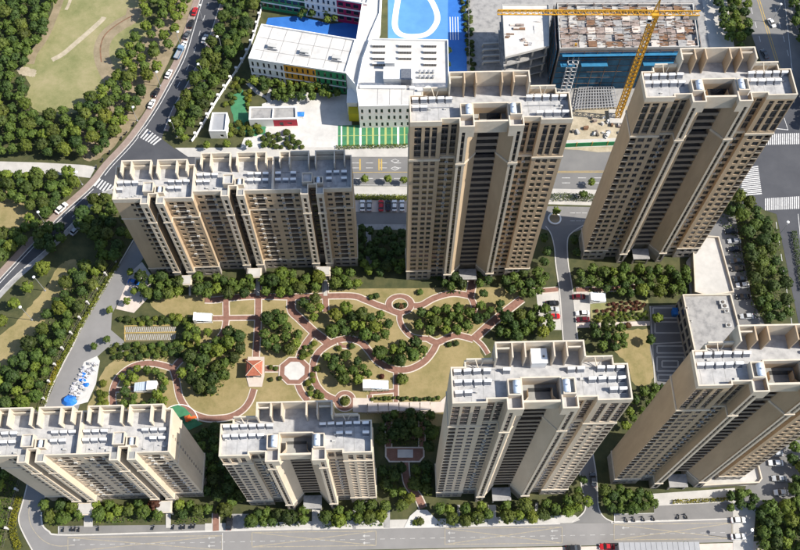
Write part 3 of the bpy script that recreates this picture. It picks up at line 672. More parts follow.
def slab_unit(T, x0, y0, fl, nlow, nup, top, wm, rnd, endwin=False, last=False, first=False):
    """one staircase unit of a slab block, 22.4 m wide, local origin at its front left corner"""
    Wd = 22.4; out = [(0,0),(7.9,0),(7.9,-1.7),(10.1,-1.7),(10.1,1.6),(12.3,1.6),(12.3,-1.7),(14.5,-1.7),(14.5,0),(22.4,0),(22.4,11.2),(0,11.2)]
    o = lambda p: (p[0]+x0, p[1]+y0); out = [o(p) for p in out]
    zp = 6.2; zb0 = zp+nlow*fl; zb1 = zb0+.6; zd = zb1+nup*fl
    b = MB(); pb = MB(); n = len(out); wins = []
    for i in range(n):
        p0, p1 = out[i], out[(i+1) % n]; L = (Vector(p1)-Vector(p0)).length; ops = []; pops = []; e = (Vector(p1)-Vector(p0)).normalized(); ni = Vector((-e.y,e.x))
        def add(c, wd, z, h, kind, dep):
            q = Vector(p0)+e*c+ni*dep; wins.append((kind, q.x, q.y, z, wd, h, math.atan2(e.y,e.x)))
        if i in (0, 8):
            cs = [(1.45,1.35,0),(4.0,2.3,1),(6.5,1.25,0)] if not (first and i == 0) else [(4.9,.9,0),(6.6,1.7,1)]
            for f in range(nlow+nup):
                z = zp+f*fl if f < nlow else zb1+(f-nlow)*fl
                for c, wd, lg in cs:
                    if lg: ops.append((c-wd/2,c+wd/2,z+.3,z+fl-.3,1.2,M['glass'])); add(c,wd,z+.3,1,'rail',-.02)
                    else: ops.append((c-wd/2,c+wd/2,z+.9,z+2.3,.28,None)); add(c,wd,z+.9,1.4,'win',.22)
            for c, wd, lg in cs:
                for z in (.9, 3.8): pops.append((c-wd/2,c+wd/2,z,z+1.6,.3,M['glass']))
        if i in (2, 6):
            for f in range(nlow+nup):
                z = zp+f*fl if f < nlow else zb1+(f-nlow)*fl
                ops.append((L/2-.45,L/2+.45,z+.3,z+fl-.3,.4,None)); add(L/2,.9,z+.3,fl-.6,'stair',.25)
        if i == 4:
            for f in range(nlow+nup):
                z = zp+f*fl if f < nlow else zb1+(f-nlow)*fl
                ops.append((.3,L-.3,z+.8,z+2.5,.3,None)); add(L/2,L-.6,z+.8,1.7,'stair',.2)
        if i == 9 and endwin and last:
            for f in range(nlow+nup):
                z = zp+f*fl if f < nlow else zb1+(f-nlow)*fl
                ops.append((4.4,5.2,z+1.0,z+2.2,.25,None)); add(4.8,.8,z+1.0,1.2,'win',.2)
        facade(b, p0, p1, zp, zd, ops, M['trim'] if i in (2,6) else (M['spandrel'] if i == 4 else wm)); facade(pb, p0, p1, 0, zp, pops, M['podium'])
    b.build('wall', T); pb.build('podium', T)
    for kind, x, y, z, wd, h, rz in wins:
        if kind == 'rail': obj('balcony_railing', railing_mesh(wd), T, (x,y,z), rz)
        else: obj('window' if kind == 'win' else 'stair_window', window_mesh(wd, h, 2 if wd > 1.25 else 1), T, (x,y,z), rz)
    for f in range(nlow+nup):
        z = zp+f*fl if f < nlow else zb1+(f-nlow)*fl
        for u in ((2.5, 5.5, 16.9, 19.9) if not first else (16.9, 19.9)):
            if rnd.random() < .45: obj('air_conditioner', ac_mesh(), T, (x0+u, y0-.0, z+.15))
    band('belt_course', out, zb0, zb1, .16, M['trim'], T); band('podium_cornice', out, zp-.4, zp, .2, M['trim'], T)
    b = MB(); b.face([(x,y,zd) for x,y in out], M['deck'])
    for i in range(8):
        x = x0+1.3+i*2.8
        if not 7.5 < x-x0 < 15: b.box(x-.05,x+.05,y0+.5,y0+7.6,zd+.004,zd+.008,M['deck_dark'])
    b.build('roof_deck', T)
    b = MB(); walls_along(b, out, zd, top, .3, M['trim']); b.build('parapet', T)
    for u in (7.9,12.3):   # stair heads over the two piers
        b = MB(); q = [(x0+u+.31,y0-1.39),(x0+u+1.89,y0-1.39),(x0+u+1.89,y0+.4),(x0+u+.31,y0+.4)]; b.prism(q, zd, top-.2, M['trim'], M['deck_dark']); b.build('pier_cap', T)
    b = MB(); q = [(x0+8.3,y0+2.2),(x0+11.2,y0+2.2),(x0+11.2,y0+5.4),(x0+8.3,y0+5.4)]; b.prism(q, zd, zd+1.6, M['trim'], M['deck']); walls_along(b, q, zd+1.6, zd+2.2, .2, M['trim']); b.build('stair_head', T)
    b = MB(); q = [(x0+11.6,y0+1.9),(x0+14.2,y0+1.9),(x0+14.2,y0+4.2),(x0+11.6,y0+4.2)]; b.prism(q, zd, zd+.8, M['trim'], M['deck']); walls_along(b, q, zd+.8, zd+1.9, .2, M['trim']); b.build('stair_head', T)
    obj('water_tank', tank_mesh(), T, (x0+12.9, y0+3.05, zd+.8)).scale = (.65,.65,.75)
    ct = zd+3.6
    b = MB(); b.box(x0+1.8,x0+10.4,y0+11.55,y0+11.9,zd-1.2,ct,M['trim']); b.box(x0+12.0,x0+20.6,y0+11.55,y0+11.9,zd-1.2,ct,M['trim']); b.build('crown_wall', T)
    for u, l in ((1.8,3.6),(4.6,4.2),(10.05,4.2),(12.0,4.2),(17.4,4.2),(20.25,3.6)):
        b = MB(); b.box(x0+u,x0+u+.34,y0+11.548-l,y0+11.548,zd,ct-.04,M['trim']); b.build('crown_fin', T)
    hm = heater_mesh()
    for u0 in (1.4, 15.9):
        for r, y in enumerate((5.6, 3.4)):
            for i in range(3):
                if rnd.random() < .92: heater(T, (x0+u0+i*2.15, y0+y, zd), rnd.uniform(-.04,.04))
    for i in range(6):
        x = x0+rnd.choice((rnd.uniform(.8,7),rnd.uniform(15.5,21.5))); y = y0+rnd.uniform(1,2.2); s_ = rnd.uniform(.2,.45); b = MB(); b.box(-s_,s_,-s_*.6,s_*.6,0,rnd.uniform(.3,.6),M['ac']); b.build('roof_vent', T, loc=(x,y,zd))
    for xa, xb in ((.8,7.5),(15,21.6)): b = MB(); b.tube((x0+xa,y0+6.9,zd+.2),(x0+xb,y0+6.9,zd+.2),.08,.08,M['steel'],6); b.build('roof_pipe', T)
    b = MB(); b.box(x0+8.8,x0+13.6,y0-5.2,y0-1.72,3.3,3.8,M['trim']); b.box(x0+9.0,x0+9.5,y0-5.0,y0-4.5,0,3.3,M['trim']); b.box(x0+12.9,x0+13.4,y0-5.0,y0-4.5,0,3.3,M['trim']); b.box(x0+9.2,x0+13.2,y0-4.9,y0-2.0,3.801,4.1,M['conc']); b.build('entrance_canopy', T)

rn = random.Random(11)
A = empty('apartment_slab', (-81.0,131.4,0), Y0, label='long beige slab block of three stair units beside the school', cat='apartment block', group='apartment slab blocks of the estate')
slab_unit(A, 0, 0, 2.88, 11, 3, 49.0, M['wall'], rn, first=True); slab_unit(A, 22.41, 2.0, 2.88, 11, 3, 49.0, M['wall'], rn); slab_unit(A, 44.82, 2.0, 2.88, 11, 3, 49.0, M['wall'], rn, last=True)
D = empty('apartment_slab', (-101.2,57.9,0), Y0, label='cream slab block of two stair units with small windows up its end wall', cat='apartment block', group='apartment slab blocks of the estate')
slab_unit(D, 0, 0, 2.88, 11, 3, 49.0, M['wall_cream'], rn, endwin=True, first=True); slab_unit(D, 22.41, 0, 2.88, 11, 3, 49.0, M['wall_cream'], rn, endwin=True, last=True)

# ------------------------------------------------------------------ annex, school, building site
def at(T, p):  # world xy -> local offset for an unrotated empty
    return (p[0]-T.location.x, p[1]-T.location.y)
def wall_windows(T, b, p0, p1, z0, z1, rows, n, wd, h, m, u0=0.0, u1=1.0, name='window', jit=0, rnd=None):
    """wall p0->p1 (outside on the right) with n columns of windows at the given sill heights; adds window objects"""
    P0 = Vector(p0); P1 = Vector(p1); e = P1-P0; L = e.length; e /= L; ni = Vector((-e.y,e.x)); ops = []; pl = []
    for zi, z in enumerate(rows):
        for i in range(n):
            c = L*(u0+(u1-u0)*(i+.5)/n)+(rnd.uniform(-jit,jit) if rnd else 0)
            ops.append((c-wd/2,c+wd/2,z,z+h,.25,None)); q = P0+e*c+ni*.2; pl.append((q,z))
    # one column list per row would break the grid merge when jittered, so give each row its own strip
    zs = [z0]+[ (rows[i]+h+rows[i+1])/2 for i in range(len(rows)-1)]+[z1]
    for i in range(len(zs)-1): facade(b, p0, p1, zs[i], zs[i+1], [o for o in ops if zs[i] <= o[2] < zs[i+1]], m)
    for q, z in pl: obj(name, window_mesh(wd, h, 1), T, (q.x,q.y,z), math.atan2(e.y,e.x))

# annex behind the south-east tower
pts = ccw([tuple(G(x,y,9))[:2] for x,y in ((682,295),(730.6,294.4),(742,338),(699,375))])
T = empty('annex_building', G(711,330), label='low annex with stained concrete roof behind the high-rise tower', cat='building'); L_ = [at(T,p) for p in pts]
b = MB()
for i in range(4):
    p0, p1 = L_[i], L_[(i+1) % 4]
    if abs(p1[1]-p0[1]) > 15: wall_windows(T, b, p0, p1, 0, 9, (1.2,5.2), 8, 2.6, 2.4, M['podium'])
    else: facade(b, p0, p1, 0, 9, [], M['podium'])
b.build('wall', T); b = MB(); b.face([(x,y,8.7) for x,y in L_], M['conc_old']); b.build('roof_deck', T)
b = MB(); walls_along(b, L_, 8.6, 9.6, .4, M['trim']); b.build('parapet', T)
for x,y,s_ in ((686,309,.6),(690,322,.5),(722,303,1.0),(724,307,1.1),(726,312,.7),(728,326,.9)):
    q = G(x,y,8.7); b = MB(); b.box(-s_,s_,-s_*.7,s_*.7,0,.8,M['ac']); b.tube((0,0,.8),(0,0,1.0),s_*.5,s_*.5,M['spandrel'],10); b.build('roof_vent', T, loc=(q.x-T.location.x,q.y-T.location.y,8.7))
# raised yards (garage roofs) with parapets
def raised(name, pxp, h, label):
    pts = ccw(PX(pxp)); c = G(*pxp[0]); T = empty(name, c, label=label, cat='garage'); q = [at(T,p) for p in pts]
    b = MB(); b.prism(q, 0, h, M['podium'], M['conc']); b.build('roof_slab', T)
    b = MB(); walls_along(b, q, h, h+.9, .35, M['trim']); b.build('parapet', T)
raised('garage_roof', [(690,252),(702,240),(716,241),(731,296),(706,300),(692,296)], 2.4, 'pale concrete garage roof beside the east parking rows')
raised('garage_roof', [(700,488),(738,452),(752,452),(759,481),(756,485)], 2.0, 'pale concrete garage roof wedged against the south-east tower foot')

SZ = 11.5
def S(pl, z=SZ): return [tuple(G(x,y,z))[:2] for x,y in pl]
T = empty('school', G(300,85), label='white school building with orange and green wall panels and flat roofs', cat='school')
w1 = [at(T,p) for p in S([(261.6,25),(248.4,59.4),(345.6,74),(355.8,40.4)])]
rs = random.Random(3); b = MB(); p0 = Vector(w1[1]); p1 = Vector(w1[2])
def lerp(a,b_,t): return (a[0]+(b_[0]-a[0])*t, a[1]+(b_[1]-a[1])*t)
b = MB(); wall_windows(T, b, p0, lerp(p0,p1,.36), 0, SZ, (1.0,4.6,8.3), 6, .75, 2.3, M['white'], jit=.3, rnd=rs); b.build('white_wall', T)
b = MB(); wall_windows(T, b, lerp(p0,p1,.36), lerp(p0,p1,.69), 0, SZ, (1.0,4.6,8.3), 6, .7, 2.3, M['orange'], jit=.2, rnd=rs); b.build('orange_wall', T)
b = MB(); wall_windows(T, b, lerp(p0,p1,.69), p1, 0, SZ, (1.0,4.6,8.3), 5, .8, 2.3, M['green_panel'], jit=.2, rnd=rs); b.build('green_wall', T)
b = MB(); facade(b, w1[0], w1[1], 0, SZ, [], M['white']); facade(b, w1[2], w1[3], 0, SZ, [], M['white']); facade(b, w1[3], w1[0], 0, SZ, [], M['white']); b.build('side_wall', T)
e_ = (p1-p0).normalized(); an = math.atan2(e_.y,e_.x)
for z in (3.9,7.6):
    b = MB(); b.bar((p0.x+e_.y*.1,p0.y-e_.x*.1,z),(p1.x+e_.y*.1,p1.y-e_.x*.1,z),.35,M['white']); b.build('floor_band', T)
b = MB(); b.face([(x,y,SZ) for x,y in ccw(w1)], M['conc_bright'])
for t in (.12,.28,.44,.6,.76,.9):
    a = lerp(w1[0],w1[3],t); c = lerp(w1[1],w1[2],t); b.bar((a[0],a[1],SZ+.03),(c[0],c[1],SZ+.03),.12,M['conc_old'])
for t in (.35,.7):
    a = lerp(w1[0],w1[1],t); c = lerp(w1[3],w1[2],t); b.bar((a[0],a[1],SZ+.035),(c[0],c[1],SZ+.035),.12,M['conc_old'])
b.build('roof_deck', T); b = MB(); walls_along(b, ccw(w1), SZ, SZ+.7, .35, M['white']); b.build('parapet', T)
for x,y in ((273,47.5),(305,53),(337,59)):
    q = G(x,y,SZ); b = MB(); b.box(-1.6,1.6,-.9,.9,.5,1.5,M['ac']); b.box(-1.0,.2,1.0,1.6,.3,1.0,M['white']); b.box(-1.7,1.7,-1.4,-1.25,.1,.9,M['steel']); b.box(.4,2.2,-1.2,-.4,.02,.9,M['white_metal'])
    for xx in (-1.5,1.5): b.box(xx-.08,xx+.08,-.8,.8,0,.5,M['steel'])
    b.build('roof_unit', T, loc=(*at(T,q),SZ), rotz=an)
def block(T, pxp, z, name='wing', mroof='conc_bright', mwall='white', par=.7):
    q = ccw([at(T,p) for p in S(pxp,z)]); b = MB()
    for i in range(len(q)): facade(b, q[i], q[(i+1) % len(q)], 0, z, [], M[mwall])
    b.build(name+'_wall', T); b = MB(); b.face([(x,y,z) for x,y in q], M[mroof]); b.build(name+'_roof', T)
    b = MB(); walls_along(b, q, z, z+par, .3, M['white']); b.build('parapet', T); return q
block(T, [(367.5,-30),(382,-30),(380,14),(370,37),(362,60),(357,88),(346.2,74.5),(356.3,40)], SZ-.3, 'link')
mq = S([(370,39.6),(448,41),(449.5,106),(359,107.5),(356.5,90),(362.5,60)],12.2); q = [at(T,p) for p in mq]
q = ccw(q); b = MB()
for i in range(len(q)):
    p_, r_ = q[i], q[(i+1) % len(q)]
    if abs(r_[0]-p_[0]) > 20 and p_[1] < r_[1]+3 and r_[0] > p_[0]: wall_windows(T, b, p_, r_, 0, 12.2, (1.0,5.0,8.8), 14, .8, 2.2, M['white'], jit=.35, rnd=rs)
    else: facade(b, p_, r_, 0, 12.2, [], M['white'])
b.build('main_wall', T); b = MB(); b.face([(x,y,12.2) for x,y in q], M['conc_bright'])
for x in (378,390,402,414,426,438):
    a = at(T,G(x,87,12.2)); c = at(T,G(x-.5,105,12.2)); b.bar((*a,12.23),(*c,12.23),.1,M['conc_old'])
b.build('main_roof', T); b = MB(); walls_along(b, q, 12.2, 13.0, .3, M['white']); b.build('parapet', T)
for cx in (379,405,430):
    for r in range(4):
        if cx == 405 and r > 2: continue
        q_ = at(T,G(cx,46+r*6.2,12.2)); b = MB(); b.box(-2.4,2.4,-.35,.35,0,.9,M['white'])
        for i in range(8): b.box(-2.3+i*.6,-2.0+i*.6,-.75,-.36,.05,.75,M['spandrel'])
        b.build('roof_louvre', T, loc=(*q_,12.2))
def blk(T, cx, cy, z, sx, sy, h, m, name, rz=0, top=None):
    b = MB(); b.box(-sx/2,sx/2,-sy/2,sy/2,0,h,M[m]); b.box(-sx/2-.12,sx/2+.12,-sy/2-.12,sy/2+.12,h,h+.2,M[top or m]); q_ = G(cx,cy,z); return b.build(name, T, loc=(*at(T,q_),z), rotz=rz)
blk(T,398,78,12.2,10,5,2.6,'white','stair_box'); blk(T,390,66,12.2,3.4,3,3.4,'white','stair_box'); blk(T,406,80,12.2,3.4,4.6,3.0,'collector','skylight'); blk(T,383,88,12.2,16,1.0,.6,'white','roof_kerb')
for i in range(4):
    for j in range(2):
        q_ = G(420+i*4.4,73+j*5,12.2); b = MB(); b.tube((0,0,0),(0,0,1.1),.45,.45,M['ac'],10); b.tube((0,0,1.1),(0,0,1.3),.6,.25,M['steel'],10); b.build('roof_fan', T, loc=(*at(T,q_),12.2))
for i in range(3):
    q_ = G(412+i*8,89+(i%2)*2,12.2); b = MB(); b.box(-.9,.9,-.5,.5,.2,1.0,M['white_metal']); b.box(-.8,.8,-.4,.4,0,.2,M['steel']); b.build('roof_unit', T, loc=(*at(T,q_),12.2))
blk(T,357,118,0,5.5,3.0,4.6,'yellow_panel','yellow_porch'); blk(T,353,108,0,3.5,6,7,'white','side_stair')
# northern classroom wing
T2 = empty('school_wing', G(322,18), label='school classroom wing with green, white and magenta wall sections', cat='school')
a0 = Vector(at(T2,G(262,9))); a1 = Vector(at(T2,G(368,26.5))); e_ = (a1-a0).normalized(); nn = Vector((-e_.y,e_.x))*12
for t0,t1,mm,nm,n_,rr in ((0,.42,'green_panel','green_wall',7,(1.6,5.2,8.8)),(.42,.72,'white','white_wall',6,(1.2,4.9,8.6)),(.72,1,'magenta','magenta_wall',4,(1.6,5.2,8.8))):
    b = MB(); wall_windows(T2, b, a0.lerp(a1,t0), a0.lerp(a1,t1), 0, SZ, rr, n_, .8 if mm == 'white' else 1.9, 1.9, M[mm], jit=.2 if mm == 'white' else 0, rnd=rs); b.build(nm, T2)
b = MB(); q = [a0,a1,a1+nn,a0+nn]
for i in (1,2,3): facade(b, q[i], q[(i+1)%4], 0, SZ, [], M['white'])
b.build('side_wall', T2); b = MB(); b.face([(p.x,p.y,SZ) for p in q], M['conc_bright']); b.build('roof_deck', T2)
for z in (4.1,7.8):
    b = MB(); b.bar((a0.x+.03,a0.y-.12,z),(a1.x+.03,a1.y-.12,z),.4,M['white']); b.build('floor_band', T2)
b = MB(); walls_along(b, q, SZ, SZ+.7, .35, M['white']); b.build('parapet', T2)
def hut(name, label, pxp, z, cat='building', mroof='conc_old', red=None):
    c = G(*pxp[0]); T = empty(name, c, label=label, cat=cat); q = ccw([at(T,p) for p in S(pxp,z)]); b = MB(); n = len(q)
    for i in range(n):
        p_, r_ = q[i], q[(i+1)%n]; L = (Vector(r_)-Vector(p_)).length
        front = (r_[0]-p_[0]) > .6*L
        if front and red:
            m_ = lerp(p_, r_, .5); facade(b, p_, m_, 0, z, [(L*.1,L*.16,.2,2.4,.2,M['glass'])], M['white']); rb = MB(); facade(rb, m_, r_, 0, z, [(L*.12,L*.2,.2,2.4,.2,M['glass']),(L*.28,L*.38,1,2.2,.2,M['glass'])], M[red]); rb.build('red_wall', T)
        elif front: facade(b, p_, r_, 0, z, [(L*.6,L*.8,1.0,2.4,.2,M['glass'])], M['white'])
        else: facade(b, p_, r_, 0, z, [], M['white'])
    b.build('wall', T); b = MB(); b.face([(x,y,z-.1) for x,y in q], M[mroof]); b.build('roof_deck', T); b = MB(); walls_along(b, q, z-.15, z+.6, .45, M['white']); b.build('parapet', T)
    return T
hut('gatehouse', 'small white gatehouse by the white fence of the school', [(212.4,113.4),(227.7,113.4),(226,132),(209,132)], 4.0, mroof='steel')
T = hut('school_lodge', 'low white lodge with a red front in the school yard', [(249.6,107.7),(296.4,107.3),(297,119.5),(249,120.7)], 3.8, red='red_panel')
b = MB(); mx = at(T,G(273,114,3.8)); b.box(mx[0]-.2,mx[0]+.2,mx[1]-2.1,mx[1]+2.1,3.71,4.3,M['white']); b.build('roof_divider', T)
for x,y in ((302,99.5),(301,117)):
    c = G(x,y); T = empty('play_house', c, label='small blue play house beside the school lodge' if y > 110 else 'small blue play house beneath the school trees', cat='play house')
    b = MB(); b.box(-1.1,1.1,-.9,.9,0,1.6,M['white']); b.build('wall', T); b = MB(); b.prism([(-1.3,-1.0),(1.3,-1.0),(1.3,1.0),(-1.3,1.0)],1.6,1.75,M['tarp']); b.face([(-1.3,-1,1.75),(1.3,-1,1.75),(0,0,2.5)],M['tarp']); b.face([(1.3,-1,1.75),(1.3,1,1.75),(0,0,2.5)],M['tarp']); b.face([(1.3,1,1.75),(-1.3,1,1.75),(0,0,2.5)],M['tarp']); b.face([(-1.3,1,1.75),(-1.3,-1,1.75),(0,0,2.5)],M['tarp']); b.build('roof', T)
def post_fence(name, label, pxpts, h, step, m, pm, pw=.5, rail=.12, solid=None, n=5):
    pts = smooth(PX(pxpts), n); c = G(*pxpts[0]); T = empty(name, c, label=label, cat='fence'); acc = 0; b = MB()
    for i in range(len(pts)-1):
        a, d = pts[i]-c.to_2d(), pts[i+1]-c.to_2d()
        if solid: ribbon_mb(b, [a,d], -rail, rail, 0, m, h=h*solid)
        else:
            for z in (h*.35,h*.85): b.bar((*a,z),(*d,z),rail,m)
    o = b.build('panel', T)
    pb = MB(); pb.box(-pw/2,pw/2,-pw/2,pw/2,0,h,pm); pb.box(-pw*.65,pw*.65,-pw*.65,pw*.65,h,h+.15,pm); pm_ = pb.mesh('post'); d = 0
    for i in range(len(pts)-1):
        L = (pts[i+1]-pts[i]).length
        while d <= L:
            q = pts[i].lerp(pts[i+1], d/L)-c.to_2d(); obj('post', pm_, T, (q.x,q.y,0)); d += step
        d -= L
    return T
post_fence('school_fence', 'white boundary fence between the road trees and the school', [(262,8),(252,42),(240,66),(228,84),(214,106),(201,129),(192,142)], 2.2, 4.5, M['white'], M['white'], .7, .14, .5)
T = post_fence('estate_fence', 'dark estate fence with pale stone posts along the inner west road', [(116,262),(103,281),(93.5,296),(86,310),(78,325),(68,342),(59,360),(52,378.5),(46,397),(38,425),(28,455),(18,490),(12,512),(8,530),(4,548)], 2.2, 5.6, M['spandrel'], M['conc_bright'], .5, .08)
post_fence('site_hoarding', 'green hoarding between the building site and the north road', [(545,148),(575,146.8),(610,145.5),(640,144.5),(680,143)], 2.4, 5.5, M['green_panel'], M['line_yellow'], .3, .1, .95, 2)
post_fence('court_fence', 'dark fence along the east side of the blue courts', [(468,-10),(468.5,30),(469,76)], 3.0, 4.0, M['steel'], M['steel'], .25, .06)

# building under construction
ZB = 21.0
T = empty('building_site', G(620,80), label='half-built block wrapped in blue scaffold netting', cat='building')
q = [at(T,p) for p in S([(557,4),(693,4),(699,47),(559.7,49)],ZB)]; q = ccw(q)
i0 = max(range(4), key=lambda i: -q[i][0]*.3-q[i][1]); q = q[i0:]+q[:i0]   # start front-left
FL, FR, BR, BL = [Vector(p) for p in q]
for k_, (a, c, nm) in enumerate(((FL,FR,'front_netting'),(BL,FL,'side_netting'),(FR,BR,'side_netting'),(BR,BL,'rear_netting'))):
    b = MB(); e_ = (c-a).normalized(); L = (c-a).length; o_ = Vector((e_.y,-e_.x)); n_ = int(L/2.2)
    rr = random.Random(k_)
    rows = [0,3.2,6.4,9.6,12.8,16,18.6,20.4]
    offs = [[.8+rr.uniform(-.12,.12) for _ in rows] for _ in range(n_+1)]
    for i in range(n_):
        for j in range(len(rows)-1):
            P = lambda ii, jj: (a.x+e_.x*L*ii/n_+o_.x*offs[ii][jj], a.y+e_.y*L*ii/n_+o_.y*offs[ii][jj], rows[jj])
            b.face([P(i,j),P(i+1,j),P(i+1,j+1),P(i,j+1)], M['net'])
    b.build(nm, T)
    b = MB()
    for i in range(0,n_+1,2):
        x, y = a.x+e_.x*L*i/n_+o_.x*1.0, a.y+e_.y*L*i/n_+o_.y*1.0; b.tube((x,y,0),(x,y,20.8),.07,.07,M['rust'],5)
    for z in rows[1:]: b.tube((a.x+o_.x,a.y+o_.y,z),(c.x+o_.x,c.y+o_.y,z),.07,.07,M['rust'],5)
    b.build('scaffold', T)
e_ = (FR-FL).normalized(); o_ = Vector((e_.y,-e_.x)); an = math.atan2(e_.y,e_.x)
for t0,t1,z,m_ in ((.02,.99,19.3,'net_bright'),(.02,.12,15.2,'net_bright'),(.17,.36,15.2,'net_bright'),(.62,.98,15.2,'net_bright'),(.05,.95,17.6,'rust')):
    b = MB(); a = FL.lerp(FR,t0); c = FL.lerp(FR,t1); wd = 2.6 if m_ == 'net_bright' and z < 19 else (1.5 if m_ == 'net_bright' else .7)
    b.face([(a.x+o_.x*.95,a.y+o_.y*.95,z),(a.x+o_.x*(.95+wd),a.y+o_.y*(.95+wd),z+.5),(c.x+o_.x*(.95+wd),c.y+o_.y*(.95+wd),z+.5),(c.x+o_.x*.95,c.y+o_.y*.95,z)][::-1], M[m_]); b.build('catch_platform', T)
for x_ in (.085,.125):   # hoist frames
    a = FL.lerp(FR,x_)+o_*2.6; b = MB()
    for dx,dy in ((-.8,-.8),(.8,-.8),(.8,.8),(-.8,.8)): b.bar((a.x+dx,a.y+dy,0),(a.x+dx,a.y+dy,19),.14,M['steel'])
    for z in range(1,19,2):
        for s_ in ((-.8,-.8,.8,-.8),(.8,-.8,.8,.8),(.8,.8,-.8,.8),(-.8,.8,-.8,-.8)): b.bar((a.x+s_[0],a.y+s_[1],z),(a.x+s_[2],a.y+s_[3],z),.16,M['white_metal'])
    b.build('hoist_mast', T)
b = MB(); b.prism([tuple(p) for p in (FL,FR,BR,BL)], 0.05, ZB-.9, M['conc_old'], M['conc_old']); b.build('concrete_frame', T)
rr = random.Random(9); nx, ny = 15, 6
grid = lambda s_,t: FL.lerp(FR,s_).lerp(BL.lerp(BR,s_),t)
for i in range(nx):
    for j in range(ny):
        s0,s1,t0,t1 = .015+i*.97/nx, .015+(i+.93)*.97/nx, .03+j*.94/ny, .03+(j+.9)*.94/ny
        if rr.random() < .13: continue
        z = ZB-.75+rr.choice((0,.25,.55,.1))+rr.uniform(0,.1); b = MB(); mm = rr.choice(('timber','timber','pale_pink','conc','rust','conc_old'))
        P = [grid(s0,t0),grid(s1,t0),grid(s1,t1),grid(s0,t1)]; c_ = sum(P,Vector((0,0)))/4
        b.prism([tuple(p-c_) for p in P], 0, .14, M[mm]); 
        for k_ in range(rr.randint(2,5)):
            x,y = rr.uniform(-2,2),rr.uniform(-1.2,1.2); l_ = rr.uniform(.3,1.3); b.box(x-l_,x+l_,y-.1,y+.1,.145,.145+rr.uniform(.1,.4),M[rr.choice(('timber','rust','conc','spandrel','steel'))])
        b.build('formwork_panel', T, loc=(c_.x,c_.y,z))
for i in range(nx+1):
    for j in range(ny+1):
        p = grid(.01+i*.97/nx, .015+j*.955/ny)
        if rr.random() < .75: b = MB(); b.box(-.25,.25,-.25,.25,0,rr.uniform(.9,1.9),M['timber']); b.build('column_stub', T, loc=(p.x,p.y,ZB-.88))
b = MB()
walls_along(b, [tuple(p) for p in (FL,FR,BR,BL)], ZB-.9, ZB+.35, .3, M['conc']); b.build('roof_edge', T)
# low bright slab beside it
T = empty('unfinished_slab', G(525,50), label='bright bare concrete floor slab left of the netted block', cat='building')
ZS = 17.0; q = ccw([at(T,p) for p in S([(502,5),(549,5),(549,47),(505,58)],ZS)])
for zf in (3.8,8.2,12.6,ZS): b = MB(); b.prism(q, zf-.45, zf, M['conc_bright'] if zf == ZS else M['conc_old'], None, True); b.build('floor_slab', T)
for s_ in (.05,.35,.65,.95):
    for t in (.04,.33,.66,.96):
        a = lerp(lerp(q[0],q[1],s_),lerp(q[3],q[2],s_),t); b = MB(); b.box(-.3,.3,-.3,.3,0,ZS-.45,M['conc_old']); b.build('column', T, loc=(a[0],a[1],0))
b = MB(); walls_along(b, q, ZS, ZS+.5, .25, M['conc']); b.build('slab_kerb', T)
rr = random.Random(5)
for x,y,sx,sy,h in ((517,27,4.5,2.6,.7),(510,36,3,1.6,.5),(522,40,2.2,1.4,.6),(534,31,.3,4,.15),(537,22,2,.3,.2),(527,44,2.6,1.5,.4),(512,13,3,.4,.15)):
    q_ = at(T,G(x,y,ZS)); b = MB()
    for k_ in range(6):
        dx,dy = rr.uniform(-.5,.5)*sx,rr.uniform(-.5,.5)*sy; b.box(dx-sx*.22,dx+sx*.22,dy-sy*.16,dy+sy*.16,0.01,h*rr.uniform(.4,1),M[rr.choice(('timber','rust','steel','pale_pink'))])
    b.build('material_stack', T, loc=(*q_,ZS)); 
# propping beams over the pit
for i in range(4):
    a = G(483,44+i*6,1.5); c = G(501,43+i*6,1.5); b = MB(); b.bar((0,0,1.5),(c.x-a.x,c.y-a.y,1.5),.7,M['conc']); b.box(-.3,.3,-.3,.3,0,1.2,M['conc']); b.box(c.x-a.x-.3,c.x-a.x+.3,c.y-a.y-.3,c.y-a.y+.3,0,1.2,M['conc'])
    b.build('propping_beam', loc=(a.x,a.y,0), label='concrete propping beam over the excavation pit beside the blue courts', cat='beam', group='propping beams over the pit')
